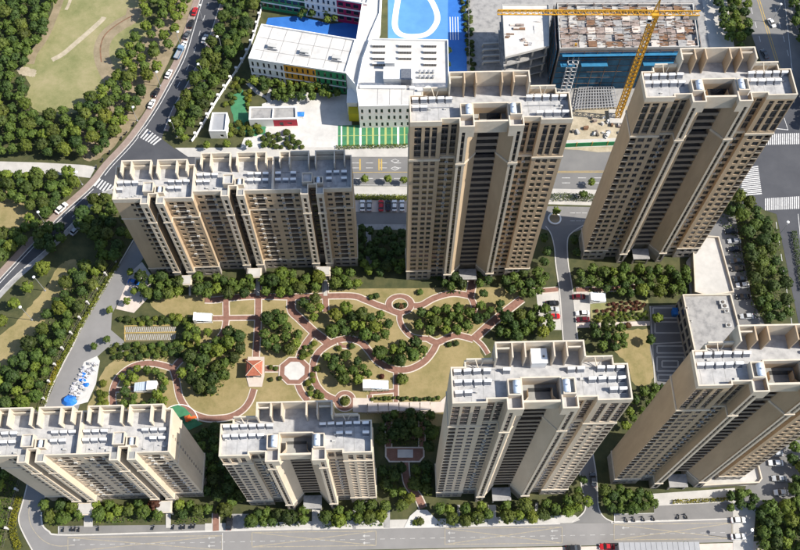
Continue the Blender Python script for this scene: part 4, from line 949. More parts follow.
# reinforcement cage lattice in front
T = empty('rebar_mats', G(596,103), label='stacked grid of rebar mats in front of the netted block', cat='rebar'); b = MB(); c = G(596,103)
P00,P10,P11,P01 = [G(x,y)-c for x,y in ((574,111),(617,109),(613,89),(578,90))]
for i in range(15):
    t = i/14; a = P00.lerp(P10,t); d = P01.lerp(P11,t); b.bar((a.x,a.y,1.2),(d.x,d.y,1.2),.25,M['steel'])
b.build('long_bars', T); b = MB()
for i in range(8):
    t = i/7; a = P00.lerp(P01,t); d = P10.lerp(P11,t); b.bar((a.x,a.y,1.46),(d.x,d.y,1.46),.25,M['steel'])
b.build('cross_bars', T); b = MB()
for p in (P00,P10,P11,P01): b.box(p.x-.2,p.x+.2,p.y-.2,p.y+.2,0,1.07,M['conc_old'])
b.build('support', T)
rr = random.Random(6)
for i in range(34):
    x,y = rr.uniform(566,640),rr.uniform(118,141)
    c = G(x,y); b = MB(); mm = M[rr.choice(('conc','conc_bright','timber','rust','steel','white','spandrel'))]; s_ = rr.uniform(.5,1.5); cn = {'pale_concrete':'pale grey','bright_concrete':'off-white','formwork_ply':'brown timber','rusty_formwork':'rusty','grey_steel':'grey steel','white_paint':'white','dark_spandrel':'black'}[mm.name]
    for k_ in range(4): dx,dy = rr.uniform(-s_,s_)*.4,rr.uniform(-s_,s_)*.3; b.box(dx-s_*.6,dx+s_*.6,dy-s_*.3,dy+s_*.3,.002*k_,rr.uniform(.3,1.1),mm)
    b.build('material_pile', loc=(c.x,c.y,.06), rotz=rr.uniform(0,3), label=('large ' if s_ > 1.0 else 'small ')+cn+' pile of building material in the sandy site yard', cat='pile', group='material piles in the site yard')
# tower crane
base = G(617,118); T = empty('tower_crane', base, label='yellow tower crane standing in front of the netted block', cat='crane')
HM = 54.0; ja = G(497,8,HM)-base; jb = G(692,8.5,HM)-base; jd = (jb-ja).to_2d().normalized()
b = MB(); r_ = .85
for dx,dy in ((-r_,-r_),(r_,-r_),(r_,r_),(-r_,r_)): b.bar((dx,dy,0),(dx,dy,HM-1),.30,M['crane'])
cs = [(-r_,-r_),(r_,-r_),(r_,r_),(-r_,r_)]
for k_ in range(26):
    z = k_*2.0+.5
    for i in range(4):
        a, c = cs[i], cs[(i+1)%4]; b.bar((*a,z),(*c,z),.16,M['crane']); b.bar((*a,z),(*c,z+2.0),.16,M['crane'])
b.build('mast', T)
b = MB(); b.box(-3,3,-3,3,0,1.2,M['conc']); b.build('footing', T)
def lattice(name, s0, s1, z, hgt, wd):
    b = MB(); n_ = max(4,int(abs(s1-s0)/1.8)); nrm = Vector((-jd.y,jd.x))
    P = lambda s_,o__,zz: (jd.x*s_+nrm.x*o__, jd.y*s_+nrm.y*o__, zz)
    for o__,zz in ((-wd,z),(wd,z),(0,z+hgt)): b.bar(P(s0,o__,zz),P(s1,o__,zz),.26,M['crane'])
    for i in range(n_):
        a = s0+(s1-s0)*i/n_; c = s0+(s1-s0)*(i+1)/n_; mdl = (a+c)/2
        for o__ in (-wd,wd): b.bar(P(a,o__,z),P(mdl,0,z+hgt),.13,M['crane']); b.bar(P(mdl,0,z+hgt),P(c,o__,z),.13,M['crane'])
        b.bar(P(a,-wd,z),P(a,wd,z),.13,M['crane']); b.bar(P(a,-wd,z),P(c,wd,z),.11,M['crane'])
    b.build(name, T)
sj = ja.to_2d().dot(jd); sb_ = jb.to_2d().dot(jd)
lattice('jib', sj, -1.2, HM, 1.3, .7); lattice('counter_jib', 1.2, sb_+2, HM, 1.1, .8)
b = MB(); b.box(-1.1,1.1,-1.1,1.1,HM-1,HM+.2,M['crane']); b.bar((-.8,0,HM),(0,0,HM+6),.3,M['crane']); b.bar((.8,0,HM),(0,0,HM+6),.3,M['crane']); b.build('slewing_head', T)
b = MB(); b.bar((0,0,HM+6),(jd.x*sj*.6,jd.y*sj*.6,HM+1.3),.08,M['steel']); b.bar((0,0,HM+6),(jd.x*sb_,jd.y*sb_,HM+1.1),.08,M['steel']); b.build('tie_rope', T)
b = MB(); x,y = jd.x*(sb_+.5),jd.y*(sb_+.5); b.box(x-1.2,x+1.2,y-.9,y+.9,HM-1.9,HM-.02,M['conc']); b.build('counterweight', T)
b = MB(); b.box(-2.4,-1.2,-2.2,-1.0,HM-2.2,HM-.2,M['white_metal']); b.box(-2.45,-1.15,-2.25,-2.205,HM-1.5,HM-.5,M['glass']); b.build('cab', T)
b = MB(); x,y = jd.x*sj*.45,jd.y*sj*.45; b.box(x-.8,x+.8,y-.5,y+.5,HM-.75,HM-.2,M['steel']); b.bar((x,y,HM-.75),(x,y,HM-14),.08,M['steel']); b.box(x-.3,x+.3,y-.3,y+.3,HM-15,HM-14,M['crane']); b.build('trolley_and_hook', T)

# a neighbouring apartment tower just outside the frame on the east (its shadow falls over the road)
T = empty('apartment_tower', (168,206,0), Y0, label='neighbouring beige apartment tower east of the wide road', cat='tower')
b = MB(); facade(b,(0,0),(26,0),0,48,[(2+i*3,3.6+i*3,2+f*3,3.6+f*3,.25,M['glass']) for i in range(8) for f in range(15)],M['wall']); facade(b,(26,0),(26,24),0,48,[],M['wall']); facade(b,(26,24),(0,24),0,48,[],M['wall'])
facade(b,(0,24),(0,0),0,48,[(3+i*4,4.6+i*4,2+f*3,3.6+f*3,.25,M['glass']) for i in range(5) for f in range(15)],M['wall']); b.build('wall',T); b = MB(); b.face([(0,0,48),(26,0,48),(26,24,48),(0,24,48)],M['deck']); b.build('roof_deck',T); b = MB(); walls_along(b,[(0,0),(26,0),(26,24),(0,24)],48,49.3,.3,M['trim']); b.build('parapet',T)

# ------------------------------------------------------------------ garden buildings
c = G(255.5,371.5); T = empty('garden_pavilion', c, Y0, label='square garden pavilion with red hipped roof on pale terrace', cat='pavilion')
for dx in (-1.9,1.9):
    for dy in (-1.9,1.9): b = MB(); b.box(-.16,.16,-.16,.16,0,2.9,M['trim']); b.build('column', T, loc=(dx,dy,.16))
q = [(-2.5,-2.5),(2.5,-2.5),(2.5,2.5),(-2.5,2.5)]
for i in range(4):
    a, d = q[i], q[(i+1)%4]; b = MB(); b.face([(*a,3.2),(*d,3.2),(0,0,4.9)], M['roof_tile']); b.face([(*d,3.08),(*a,3.08),(0,0,4.78)], M['wood']); b.face([(*a,3.08),(*d,3.08),(*d,3.2),(*a,3.2)], M['roof_tile'])
    for k_ in range(1,6):
        t = k_/6; b.bar((a[0]*(1-t),a[1]*(1-t),3.2+1.7*t+.03),(d[0]*(1-t),d[1]*(1-t),3.2+1.7*t+.03),.07,M['roof_tile'])
    b.build('roof_slope', T); b = MB(); b.bar((*a,3.25),(0,0,4.95),.16,M['trim']); b.build('hip_ridge', T)
b = MB(); b.box(-2.0,2.0,-2.0,2.0,2.85,3.05,M['wood']); b.build('ring_beam', T)
b = MB(); b.box(-1.6,1.6,1.4,1.8,.4,.5,M['wood']); b.box(-1.5,-1.3,1.45,1.75,0,.4,M['wood']); b.box(1.3,1.5,1.45,1.75,0,.4,M['wood']); b.build('bench', T, loc=(0,0,.16))
def shelter(label, px, sx, sy, h, solid_frac=.35, rz=Y0, glassy=True):
    c = G(*px); T = empty('stair_shelter', c, rz, label=label, cat='shelter'); xs = sx*solid_frac
    b = MB(); b.box(-sx/2,-sx/2+xs,-sy/2,sy/2,0,h+.5,M['white']); b.build('solid_head', T)
    b = MB(); b.box(-sx/2+xs+.003,sx/2,-sy/2,-sy/2+.2,0,h*.4,M['white']); b.box(-sx/2+xs+.003,sx/2,sy/2-.2,sy/2,0,h*.4,M['white']); b.build('low_wall', T)
    for i in range(5):
        x0 = -sx/2+xs+.05+(sx-xs-.1)*i/5; x1 = -sx/2+xs+.05+(sx-xs-.1)*(i+.94)/5; b = MB(); z0 = h-(h*.35)*i/5; z1 = h-(h*.35)*(i+.94)/5
        b.face([(x0,-sy/2,z0),(x1,-sy/2,z1),(x1,sy/2,z1),(x0,sy/2,z0)], M['tank']); b.face([(x0,sy/2,z0-.05),(x1,sy/2,z1-.05),(x1,-sy/2,z1-.05),(x0,-sy/2,z0-.05)], M['steel']); b.build('roof_pane', T)
    b = MB()
    for x in (-sx/2+xs+.1,0.2,sx/2-.1):
        for y in (-sy/2+.1,sy/2-.1): b.box(x-.06,x+.06,y-.06,y+.06,h*.4,h*.66,M['steel'])
    b.build('post_row', T)
shelter('white stair shelter with glass roof in the round planted bed by the slab', (147,388.5), 7.2, 2.8, 2.6, .42, Y0+PI)
shelter('white stair shelter with glass roof beside the straight hedge path', (376,387), 8.0, 2.8, 2.8, .32)
shelter('white stair shelter with glass roof at the start of the straight red path', (204,319.5), 5.8, 2.8, 2.4, .15)
shelter('white stair shelter with glass roof beside the parked dark maroon car', (597,299.5), 5.2, 2.8, 2.4, .15)
c = G(399,409.5); T = empty('pergola', c, Y0, label='long pale pergola of six bays on the terrace', cat='pergola')
for i in range(7):
    for y in (-1.2,1.2): b = MB(); b.box(-.12,.12,-.12,.12,0,2.5,M['trim']); b.build('post', T, loc=(-9.6+i*3.2,y,.16))
for y in (-1.2,1.2): b = MB(); b.box(-9.8,9.8,y-.1,y+.1,2.66,2.9,M['trim']); b.build('beam', T)
for i in range(6): b = MB(); b.box(-1.45,1.45,-1.35,1.35,0,.08,M['pale_pink']); b.box(-1.5,1.5,-1.4,-1.36,0,.1,M['trim']); b.build('roof_panel', T, loc=(-8+i*3.2,0,2.92))
c = G(405,440); T = empty('sunken_gate', c, Y0, label='dark timber gate frame above the sunken red platform', cat='gate'); b = MB(); b.box(-3,-2.7,-.15,.15,0,2.6,M['wood']); b.box(2.7,3,-.15,.15,0,2.6,M['wood']); b.build('post_pair', T); b = MB(); b.box(-3.3,3.3,-.4,.4,2.6,2.85,M['wood']); b.build('lintel', T)
c = G(676,314); b = MB(); b.prism([(-1.5,-1),(1.5,-1),(1.5,1),(-1.5,1)],0,2.1,M['tarp']); b.prism([(-1.7,-1.2),(1.7,-1.2),(1.7,1.2),(-1.7,1.2)],2.1,2.3,M['tarp'],bottom=True); b.build('blue_kiosk', loc=(c.x,c.y,.06), label='small blue kiosk in the shade beside the low annex', cat='kiosk')
# play frame on the green court
c = G(189,420); T = empty('playground_slide', c, .4, label='orange play slide on the green court', cat='slide')
T.scale = (.75,.75,.8); b = MB(); b.box(-1,1,-1,1,1.2,1.35,M['orange_toy']); b.build('platform', T)
for dx,dy in ((-.9,-.9),(.9,-.9),(.9,.9),(-.9,.9)): b = MB(); b.tube((dx,dy,0),(dx,dy,2.4),.07,.07,M['steel'],6); b.build('leg', T)
b = MB(); b.face([(1,-.45,1.3),(3.2,-.45,.2),(3.2,.45,.2),(1,.45,1.3)],M['orange_toy']); b.face([(1,.45,1.22),(3.2,.45,.12),(3.2,-.45,.12),(1,-.45,1.22)],M['orange_toy']); b.bar((1,-.5,1.5),(3.2,-.5,.4),.12,M['orange_toy']); b.bar((1,.5,1.5),(3.2,.5,.4),.12,M['orange_toy']); b.build('slide', T)
b = MB(); b.face([(-1.2,-1.2,2.4),(1.2,-1.2,2.4),(0,0,3.1)],M['orange_toy']); b.face([(1.2,-1.2,2.4),(1.2,1.2,2.4),(0,0,3.1)],M['orange_toy']); b.face([(1.2,1.2,2.4),(-1.2,1.2,2.4),(0,0,3.1)],M['orange_toy']); b.face([(-1.2,1.2,2.4),(-1.2,-1.2,2.4),(0,0,3.1)],M['orange_toy']); b.build('roof', T)
# long shed across the southern road
c = G(660,556); T = empty('long_shed', c, math.radians(1), label='long grey-roofed shed on the far side of the southern road', cat='shed')
b = MB(); b.box(-12,10.5,-3,3,0,3.2,M['conc']); b.build('wall', T); b = MB()
for i in range(15): b.box(-12.3+i*1.54,-10.85+i*1.54,-3.3,3.3,3.2,3.4,M['steel'])
b.build('roof', T); b = MB(); b.box(-8,-6.8,-3.06,-3.01,0,2.1,M['wood']); b.build('door', T)
# heaps of rubble and tarps
rr = random.Random(21)
for i in range(64):
    t = rr.random(); x = 92-20*t+rr.uniform(-6,7); y = 362+38*t+rr.uniform(-3,3); c = G(x,y); s_ = rr.uniform(.3,1.1); b = MB()
    mm = M['tarp'] if rr.random() < .16 else M[rr.choice(('debris','debris','debris','steel','conc_old'))]
    n_ = 7; pts = [(math.cos(2*PI*k_/n_)*s_*rr.uniform(.7,1.2), math.sin(2*PI*k_/n_)*s_*rr.uniform(.5,.9)) for k_ in range(n_)]
    in_ = [(p[0]*.5+rr.uniform(-.1,.1),p[1]*.5,rr.uniform(.3,.8)) for p in pts]
    for k_ in range(n_):
        k2 = (k_+1)%n_; b.face([(*pts[k_],0),(*pts[k2],0),in_[k2],in_[k_]], mm)
    b.face(in_, mm); b.build('rubble_heap', loc=(c.x,c.y,.065), label='heap under blue tarp in the rubble yard' if mm == M['tarp'] else ('large ' if s_ > .75 else 'small ')+('white' if mm == M['debris'] else 'grey')+' heap of building rubble in the yard by the lane', cat='heap', group='blue tarped heaps' if mm == M['tarp'] else 'rubble heaps')
c = G(70,400); b = MB(); n_ = 10; pts = [(math.cos(2*PI*k_/n_)*2.6*rr.uniform(.8,1.2), math.sin(2*PI*k_/n_)*2.0*rr.uniform(.8,1.2)) for k_ in range(n_)]; in_ = [(p[0]*.55,p[1]*.55,rr.uniform(.8,1.5)) for p in pts]
for k_ in range(n_): k2 = (k_+1)%n_; b.face([(*pts[k_],0),(*pts[k2],0),in_[k2],in_[k_]], M['tarp'])
for k_ in range(n_): b.face([in_[k_],in_[(k_+1)%n_],(0,0,1.3)], M['tarp'])
b.build('tarped_heap', loc=(c.x,c.y,.065), label='large heap under bright blue tarpaulin beside the inner road', cat='heap')

# ------------------------------------------------------------------ trees, shrubs, hedges
def leaf_arrays(rng, nclump, per, shape, leaf, low=-.55):
    """quads (n,4,3) of a unit crown centred on the origin: leafy clumps spread through an uneven ellipsoid"""
    Q = []
    for c in range(nclump):
        while True:
            d = rng.normal(size=3); d /= np.linalg.norm(d)
            if d[2] > low: break
        rad = rng.uniform(.45, 1.0)**.6 * rng.uniform(.78, 1.06)
        cen = d*rad*np.array(shape)*.84; cr = rng.uniform(.14, .25)
        v = rng.normal(size=(per,3)); v /= np.linalg.norm(v,axis=1)[:,None]; v[:,2] = np.where(v[:,2] < -.3, -v[:,2], v[:,2])
        pos = cen + v*cr*rng.uniform(.55,1.05,size=(per,1))*np.array([1,1,.8])
        nrm = v*.9 + d*.8 + rng.normal(size=(per,3))*.32; nrm /= np.linalg.norm(nrm,axis=1)[:,None]
        t = np.cross(nrm, rng.normal(size=(per,3))); t /= np.linalg.norm(t,axis=1)[:,None]; bt = np.cross(nrm,t)
        s_ = leaf*rng.uniform(.7,1.3,size=(per,1))
        Q.append(np.stack([pos-t*s_-bt*s_*.65, pos+t*s_-bt*s_*.65, pos+t*s_+bt*s_*.65, pos-t*s_+bt*s_*.65],1))
    return np.concatenate(Q)
def quads_mesh(name, Q, m):
    n = len(Q); me = bpy.data.meshes.new(name); me.vertices.add(n*4); me.vertices.foreach_set('co', Q.astype(np.float32).ravel())
    me.loops.add(n*4); me.loops.foreach_set('vertex_index', np.arange(n*4,dtype=np.int32)); me.polygons.add(n); me.polygons.foreach_set('loop_start', np.arange(0,n*4,4,dtype=np.int32)); me.polygons.foreach_set('loop_total', np.full(n,4,dtype=np.int32))
    for m_ in (m if isinstance(m, (list,tuple)) else [m]): me.materials.append(m_)
    me.update(calc_edges=True); return me
rng = np.random.default_rng(4)
SHAPES = [(1,1,.92),(1.05,.95,.85),(.95,1.05,1.0),(1,.92,.88),(.9,.9,1.15),(1.08,1.0,.8)]
CROWNQ = [leaf_arrays(rng, 92, 18, s_, .082) for s_ in SHAPES]
CROWNLOW = [leaf_arrays(rng, 60, 11, s_, .115) for s_ in SHAPES[:4]]
CONEQ = [leaf_arrays(rng, 70, 18, (.72,.72,1.3), .085, -.8) for _ in range(2)]
LEAFK = ('leaf_mid','leaf_dark','leaf_lime','leaf_yellow','leaf_red')
CROWN = {k: [quads_mesh('crown', q, M[k]) for q in CROWNQ] for k in LEAFK}
CONE = {k: [quads_mesh('crown', q, M[k]) for q in CONEQ] for k in ('leaf_mid','leaf_dark','leaf_lime')}
def trunk_mesh(seed):
    r = random.Random(seed); b = MB(); b.tube((0,0,-1.75),(.03,.02,-.5),.085,.055,M['bark'],7,False)
    for k_ in range(5):
        a = k_*1.26+r.uniform(-.3,.3); b.tube((.03,.02,-.62+.08*k_),(math.cos(a)*.45,math.sin(a)*.45,.05+r.uniform(0,.3)),.035,.012,M['bark'],5,False)
    return b.mesh('trunk')
TRUNK = [trunk_mesh(i) for i in range(3)]
def inpoly(x, y, P):
    c = False; j = len(P)-1
    for i in range(len(P)):
        if (P[i][1] > y) != (P[j][1] > y) and x < (P[j][0]-P[i][0])*(y-P[i][1])/(P[j][1]-P[i][1])+P[i][0]: c = not c
        j = i
    return c
TREES = []; rt = random.Random(77); SHRUBS = []
def clear(p, r, lst):
    return all((p.x-t[0].x)**2+(p.y-t[0].y)**2 > (r+t[1])**2 for t in lst)
EXCL = [(G(143,390),2.6),(G(150,386),3.4),(G(147,393),3.0),(G(376,388),3.6),(G(371,389),3.4),(G(381,389),3.4),(G(204,321),3.2),(G(200,322),2.6),(G(209,322),2.6),(G(597,301),3.4),(G(255,372),3.6)]
def region(poly, R, mix, label, group, pack=.72, tries=1400, lst=None, cone=0, dy=4.0, maxn=999):
    lst = TREES if lst is None else lst
    xs = [p[0] for p in poly]; ys = [p[1] for p in poly]; n = 0; miss = 0
    loc = []
    area = (max(xs)-min(xs))*(max(ys)-min(ys)); tries = int(min(6000, area*1.6+200))
    for _ in range(tries):
        x, y = rt.uniform(min(xs),max(xs)), rt.uniform(min(ys),max(ys))
        if not inpoly(x,y,poly): continue
        r = rt.uniform(*R); p = G(x, y+dy)
        if any((p.x-q.x)**2+(p.y-q.y)**2 < (e_+r*.5)**2 for q, e_ in EXCL): continue
        if all((p.x-q.x)**2+(p.y-q.y)**2 > ((r+rq)*pack)**2 for q, rq in loc) and all((p.x-t[0].x)**2+(p.y-t[0].y)**2 > ((r+t[1])*pack)**2 for t in TREES[-900:]):
            loc.append((p,r)); n += 1
            lst.append((p, r, rt.choices(list(mix), list(mix.values()))[0], rt.random() < cone, label, group))
            if n >= maxn: break
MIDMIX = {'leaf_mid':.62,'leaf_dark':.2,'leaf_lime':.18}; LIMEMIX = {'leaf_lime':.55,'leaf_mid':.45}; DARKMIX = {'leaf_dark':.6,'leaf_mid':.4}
GARDEN = {'leaf_mid':.55,'leaf_dark':.28,'leaf_lime':.165,'leaf_red':.005}
Lw = ('round leafy tree in the park wood around the dry lawn','trees of the park wood')
region([(-14,-10),(62,-10),(50,22),(44,40),(32,52),(28,64),(16,70),(14,78),(30,84),(28,100),(-14,100)], (2.1,2.9), {'leaf_mid':.55,'leaf_dark':.45}, *Lw)
region([(-14,100),(28,100),(42,113),(75,111),(95,98),(112,84),(122,74),(135,80),(145,95),(132,115),(118,135),(100,153),(60,154),(-14,153)], (2.1,2.8), MIDMIX, *Lw)
region([(140,-10),(192,-10),(184,15),(174,40),(162,65),(150,85),(135,82),(124,70),(122,58),(130,45),(148,30),(146,12)], (1.9,2.6), {'leaf_mid':.55,'leaf_lime':.45}, 'light green tree between the dry park lawn and the curved road','park trees along the road', pack=.85)
region([(226,-10),(265,-10),(252,25),(240,50),(228,72),(207,107),(190,130),(178,137),(173,127),(184,107),(199,78),(212,50),(221,20)], (2.1,2.9), {'leaf_mid':.7,'leaf_dark':.3}, 'dense roadside tree between the curved road and the white school fence','trees between road and school')
region([(-14,176),(30,176),(60,171),(78,173),(84,181),(66,198),(45,219),(30,238),(10,256),(-14,268),(-14,240),(25,226),(36,214),(25,202),(-14,198)], (2.0,2.7), MIDMIX, 'round tree south of the pale park path, west of the road','trees south of the park path')
Ls = ('tree standing in the slab block shadow beside the west road','trees in the shade of the slab block')
region([(84,214),(100,199),(116,203),(130,220),(136,233),(118,258),(104,258),(96,240),(82,226)], (2.1,2.8), MIDMIX, *Ls); region([(38,232),(60,226),(70,233),(62,248),(47,254)], (2.1,2.7), DARKMIX, *Ls)
Lb = ('bushy tree in the belt between the estate fence and the west road','tree belt along the estate fence')
region([(92,262),(108,262),(100,282),(86,302),(70,328),(56,352),(46,378),(38,402),(-14,408),(-14,374),(12,360),(36,335),(58,300),(74,275)], (1.7,2.6), {'leaf_dark':.45,'leaf_mid':.4,'leaf_lime':.15}, *Lb)
region([(-14,408),(34,408),(20,450),(8,480),(0,545),(-14,550)], (1.8,2.6), {'leaf_mid':.6,'leaf_dark':.3,'leaf_lime':.1}, *Lb)
def single(x, y, r, k, label, group=None, cone=False, lst=None): (TREES if lst is None else lst).append((G(x,y+4), r, k, cone, label, group))
for x,y in ((47,270),(31,288),(18,304),(6,322)): single(x,y,2.6 if x > 40 else 2.2,'leaf_lime','young kerbside tree on the dry verge of the west road','verge trees of the west road')
La = ('garden tree at the foot of the long slab block','trees at the foot of the slab block')
for P in ([(142,275),(186,277),(186,292),(152,298),(144,292)],[(194,277),(252,276),(252,295),(205,295),(194,292)],[(264,276),(320,272),(320,288),(290,294),(264,294)],[(331,272),(355,270),(358,283),(331,288)]): region(P, (1.7,2.5), GARDEN, *La)
for x,y in ((132,271),(136,290),(129,300),(112,309),(96,345),(109,338)): single(x,y,1.4,'leaf_lime' if x > 110 else 'leaf_mid','small tree beside the inner west road and its parking','small trees by the inner west road', True)
Lh = ('clipped bushy shrub beside the striped grid parking','shrubs around the grid parking')
for P in ([(120,317),(190,315),(196,323),(180,323),(126,322)],[(112,344),(175,341),(198,341),(203,347),(180,356),(116,358),(106,352)]): region(P, (1.0,1.6), {'leaf_dark':.4,'leaf_mid':.45,'leaf_lime':.15}, *Lh, lst=SHRUBS, dy=2, pack=.7)
region([(184,324),(206,320),(210,333),(200,343),(186,338)], (1.5,2.1), {'leaf_mid':.6,'leaf_lime':.4}, 'tree at the end of the striped grid parking','trees by the grid parking')
region([(124,372),(140,367),(158,369),(167,380),(166,400),(150,405),(126,402),(122,392)], (1.3,2.1), {'leaf_mid':.5,'leaf_dark':.2,'leaf_lime':.3}, 'tree inside the round garden loop around the stair shelter','trees in the round loop')
region([(100,378),(106,376),(107,404),(100,405)], (1.2,1.6), {'leaf_lime':1}, 'lime green bush beside the round loop path','lime bushes by the loop', lst=SHRUBS, dy=2)
region([(190,350),(213,345),(230,332),(243,338),(245,352),(231,362),(225,380),(219,392),(205,392),(190,386),(183,372)], (1.9,2.6), GARDEN, 'tree in the big grove west of the red-roofed pavilion','grove west of the pavilion')
region([(264,316),(279,312),(289,322),(300,335),(297,348),(282,352),(266,346)], (1.8,2.5), GARDEN, 'tree in the grove between the straight path and the octagon','grove north of the octagon')
for P in ([(304,300),(321,297),(322,308),(315,318),(304,312)],[(330,312),(342,306),(360,312),(384,314),(391,322),(388,336),(372,338),(350,330),(332,332)]): region(P, (1.7,2.4), GARDEN, 'tree in the grove above the big ring path','grove above the ring path')
region([(326,352),(345,354),(361,362),(370,374),(360,380),(345,379),(330,371)], (1.6,2.3), GARDEN, 'tree inside the big ring path near the glass stair shelter','trees inside the ring path')
region([(378,352),(392,347),(398,343),(413,340),(424,345),(426,355),(414,361),(395,363),(382,359)], (1.5,2.5), GARDEN, 'tree in the bend of the ring path','trees in the path bend')
region([(414,314),(440,304),(468,308),(478,318),(476,329),(460,330),(445,331),(430,330),(417,328)], (1.7,2.4), GARDEN, 'tree in the grove below the middle tower','grove below the middle tower')
region([(478,306),(500,302),(508,303),(498,311),(485,316)], (1.4,1.9), DARKMIX, 'small tree in the triangular bed by the diagonal path','trees in the triangular bed')
region([(503,316),(522,308),(531,318),(533,333),(512,337),(496,335)], (1.8,2.5), GARDEN, 'tree between the diagonal path and the white-box tower','grove behind the white-box tower')
for P in ([(440,276),(465,275),(465,287),(443,287)],[(479,272),(490,274),(486,296),(478,296)],[(502,274),(545,269),(546,287),(530,294),(506,290)],[(364,262),(403,262),(403,270),(376,273),(362,270)]): region(P, (1.6,2.4), GARDEN, 'tree at the foot of the middle tower','trees at the foot of the middle tower')
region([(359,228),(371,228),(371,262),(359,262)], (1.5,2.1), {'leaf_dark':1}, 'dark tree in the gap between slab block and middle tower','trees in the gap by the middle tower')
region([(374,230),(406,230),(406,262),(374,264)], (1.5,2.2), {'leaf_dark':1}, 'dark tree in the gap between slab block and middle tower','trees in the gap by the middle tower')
Lq = ('tree in the dark gap between slab block and middle tower','trees in the gap by the middle tower')
Lg = ('tree in the gap between the two northern high-rises','trees between the northern high-rises')
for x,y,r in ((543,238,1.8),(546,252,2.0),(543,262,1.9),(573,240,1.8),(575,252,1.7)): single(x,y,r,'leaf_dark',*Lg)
region([(578,268),(640,268),(686,270),(686,290),(660,294),(640,292),(612,294),(590,287),(578,283)], (1.6,2.4), GARDEN, 'tree at the foot of the tower by the junction','trees at the foot of the junction tower')
region([(537,302),(546,302),(548,318),(554,328),(545,334),(534,332),(532,318)], (1.5,2.2), GARDEN, 'tree beside the three parked cars of the middle lane','trees by the middle lane')
region([(588,326),(610,324),(625,330),(620,348),(602,348),(590,338)], (1.6,2.4), GARDEN, 'tree behind the roof of the white-box tower','trees behind the white-box tower')
single(655,318,2.0,'leaf_lime','bright green tree at the corner of the dark banded plaza'); single(648,339,1.9,'leaf_dark','dark round tree between the side lawn and banded plaza')
region([(632,392),(650,382),(662,386),(642,412),(622,428)], (1.4,2.0), GARDEN, 'tree in the wedge between the two southern high-rises','trees between the southern high-rises')
region([(714,203),(734,194),(748,199),(755,210),(770,226),(776,258),(782,288),(785,314),(770,321),(757,314),(750,280),(744,240),(732,216)], (1.9,2.7), {'leaf_mid':.5,'leaf_dark':.4,'leaf_lime':.1}, 'tree in the strip between the east parking and the wide road','trees by the east parking')
region([(786,440),(806,432),(812,500),(806,556),(764,556),(756,532),(754,514),(764,506),(788,500)], (1.8,2.6), {'leaf_mid':.5,'leaf_dark':.4,'leaf_lime':.1}, 'tree in the copse at the south-east parking','copse at the south-east parking')
region([(726,492),(750,490),(752,508),(728,506)], (1.3,1.9), DARKMIX, 'tree at the end of the visitor bay','trees at the visitor bay')
Lf = ('street-side tree in front of the mid-rise tower','trees in front of the mid-rise tower')
for P in ([(256,508),(306,508),(306,520),(252,521)],[(323,508),(350,506),(350,521),(323,522)],[(358,503),(380,498),(386,503),(379,520),(358,521)]): region(P, (1.7,2.45), GARDEN, *Lf)
region([(392,488),(412,490),(412,504),(396,508)], (1.6,2.2), LIMEMIX, 'bright tree beside the curved gate forecourt','trees by the gate forecourt')
Lc = ('street-side tree in front of the white-box tower','trees in front of the white-box tower')
for P in ([(438,503),(455,502),(455,518),(442,518)],[(463,504),(487,504),(487,518),(463,520)],[(499,503),(533,502),(533,516),(499,518)],[(541,500),(566,498),(577,494),(580,504),(570,511),(541,516)]): region(P, (1.7,2.45), GARDEN, *Lc)
Ld = ('street-side tree in front of the cream slab block','trees in front of the cream slab')
for P in ([(44,500),(82,504),(82,514),(52,519),(44,510)],[(97,502),(162,502),(162,514),(97,516)],[(176,502),(204,500),(210,507),(204,516),(180,518)],[(224,502),(234,500),(236,508),(226,510)]): region(P, (1.7,2.45), GARDEN, *Ld)
Lx = ('tree in the shaded sunken garden by the red platform','trees of the sunken garden')
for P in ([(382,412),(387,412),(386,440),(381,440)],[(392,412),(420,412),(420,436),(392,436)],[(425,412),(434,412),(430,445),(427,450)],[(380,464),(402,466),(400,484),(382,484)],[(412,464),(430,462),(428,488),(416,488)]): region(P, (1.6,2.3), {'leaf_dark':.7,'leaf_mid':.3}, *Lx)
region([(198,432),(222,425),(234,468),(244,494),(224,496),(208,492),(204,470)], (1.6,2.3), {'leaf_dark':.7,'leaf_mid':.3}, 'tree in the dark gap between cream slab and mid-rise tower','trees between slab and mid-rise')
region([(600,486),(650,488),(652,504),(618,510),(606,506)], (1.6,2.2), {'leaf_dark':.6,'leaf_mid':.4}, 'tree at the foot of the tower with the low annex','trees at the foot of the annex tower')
region([(574,478),(582,476),(582,488),(577,494)], (1.4,1.8), GARDEN, 'tree at the mouth of the middle lane','trees at the lane mouth'); single(585,500,1.9,'leaf_lime','bright green tree on the corner of the middle lane')
region([(254,82),(275,79),(300,85),(333,85),(338,94),(310,101),(296,101),(280,103),(273,96)], (1.5,2.2), {'leaf_mid':.5,'leaf_dark':.3,'leaf_lime':.2}, 'tree against the coloured front of the school','trees against the school front')
region([(236,78),(244,78),(240,90),(228,108),(224,104)], (1.1,1.6), {'leaf_lime':.6,'leaf_mid':.4}, 'bright shrub along the white school fence','shrubs along the school fence', lst=SHRUBS, dy=2)
region([(230,122),(262,124),(264,132),(250,136),(230,134)], (1.1,1.7), {'leaf_lime':.5,'leaf_mid':.5}, 'bright shrub beside the white gatehouse','shrubs beside the gatehouse', lst=SHRUBS, dy=2)
region([(263,134),(284,130),(299,139),(304,146),(264,147)], (1.0,1.8), {'leaf_mid':.6,'leaf_dark':.4}, 'shrub in the bed before the red-fronted lodge','shrubs before the lodge', lst=SHRUBS, dy=2)
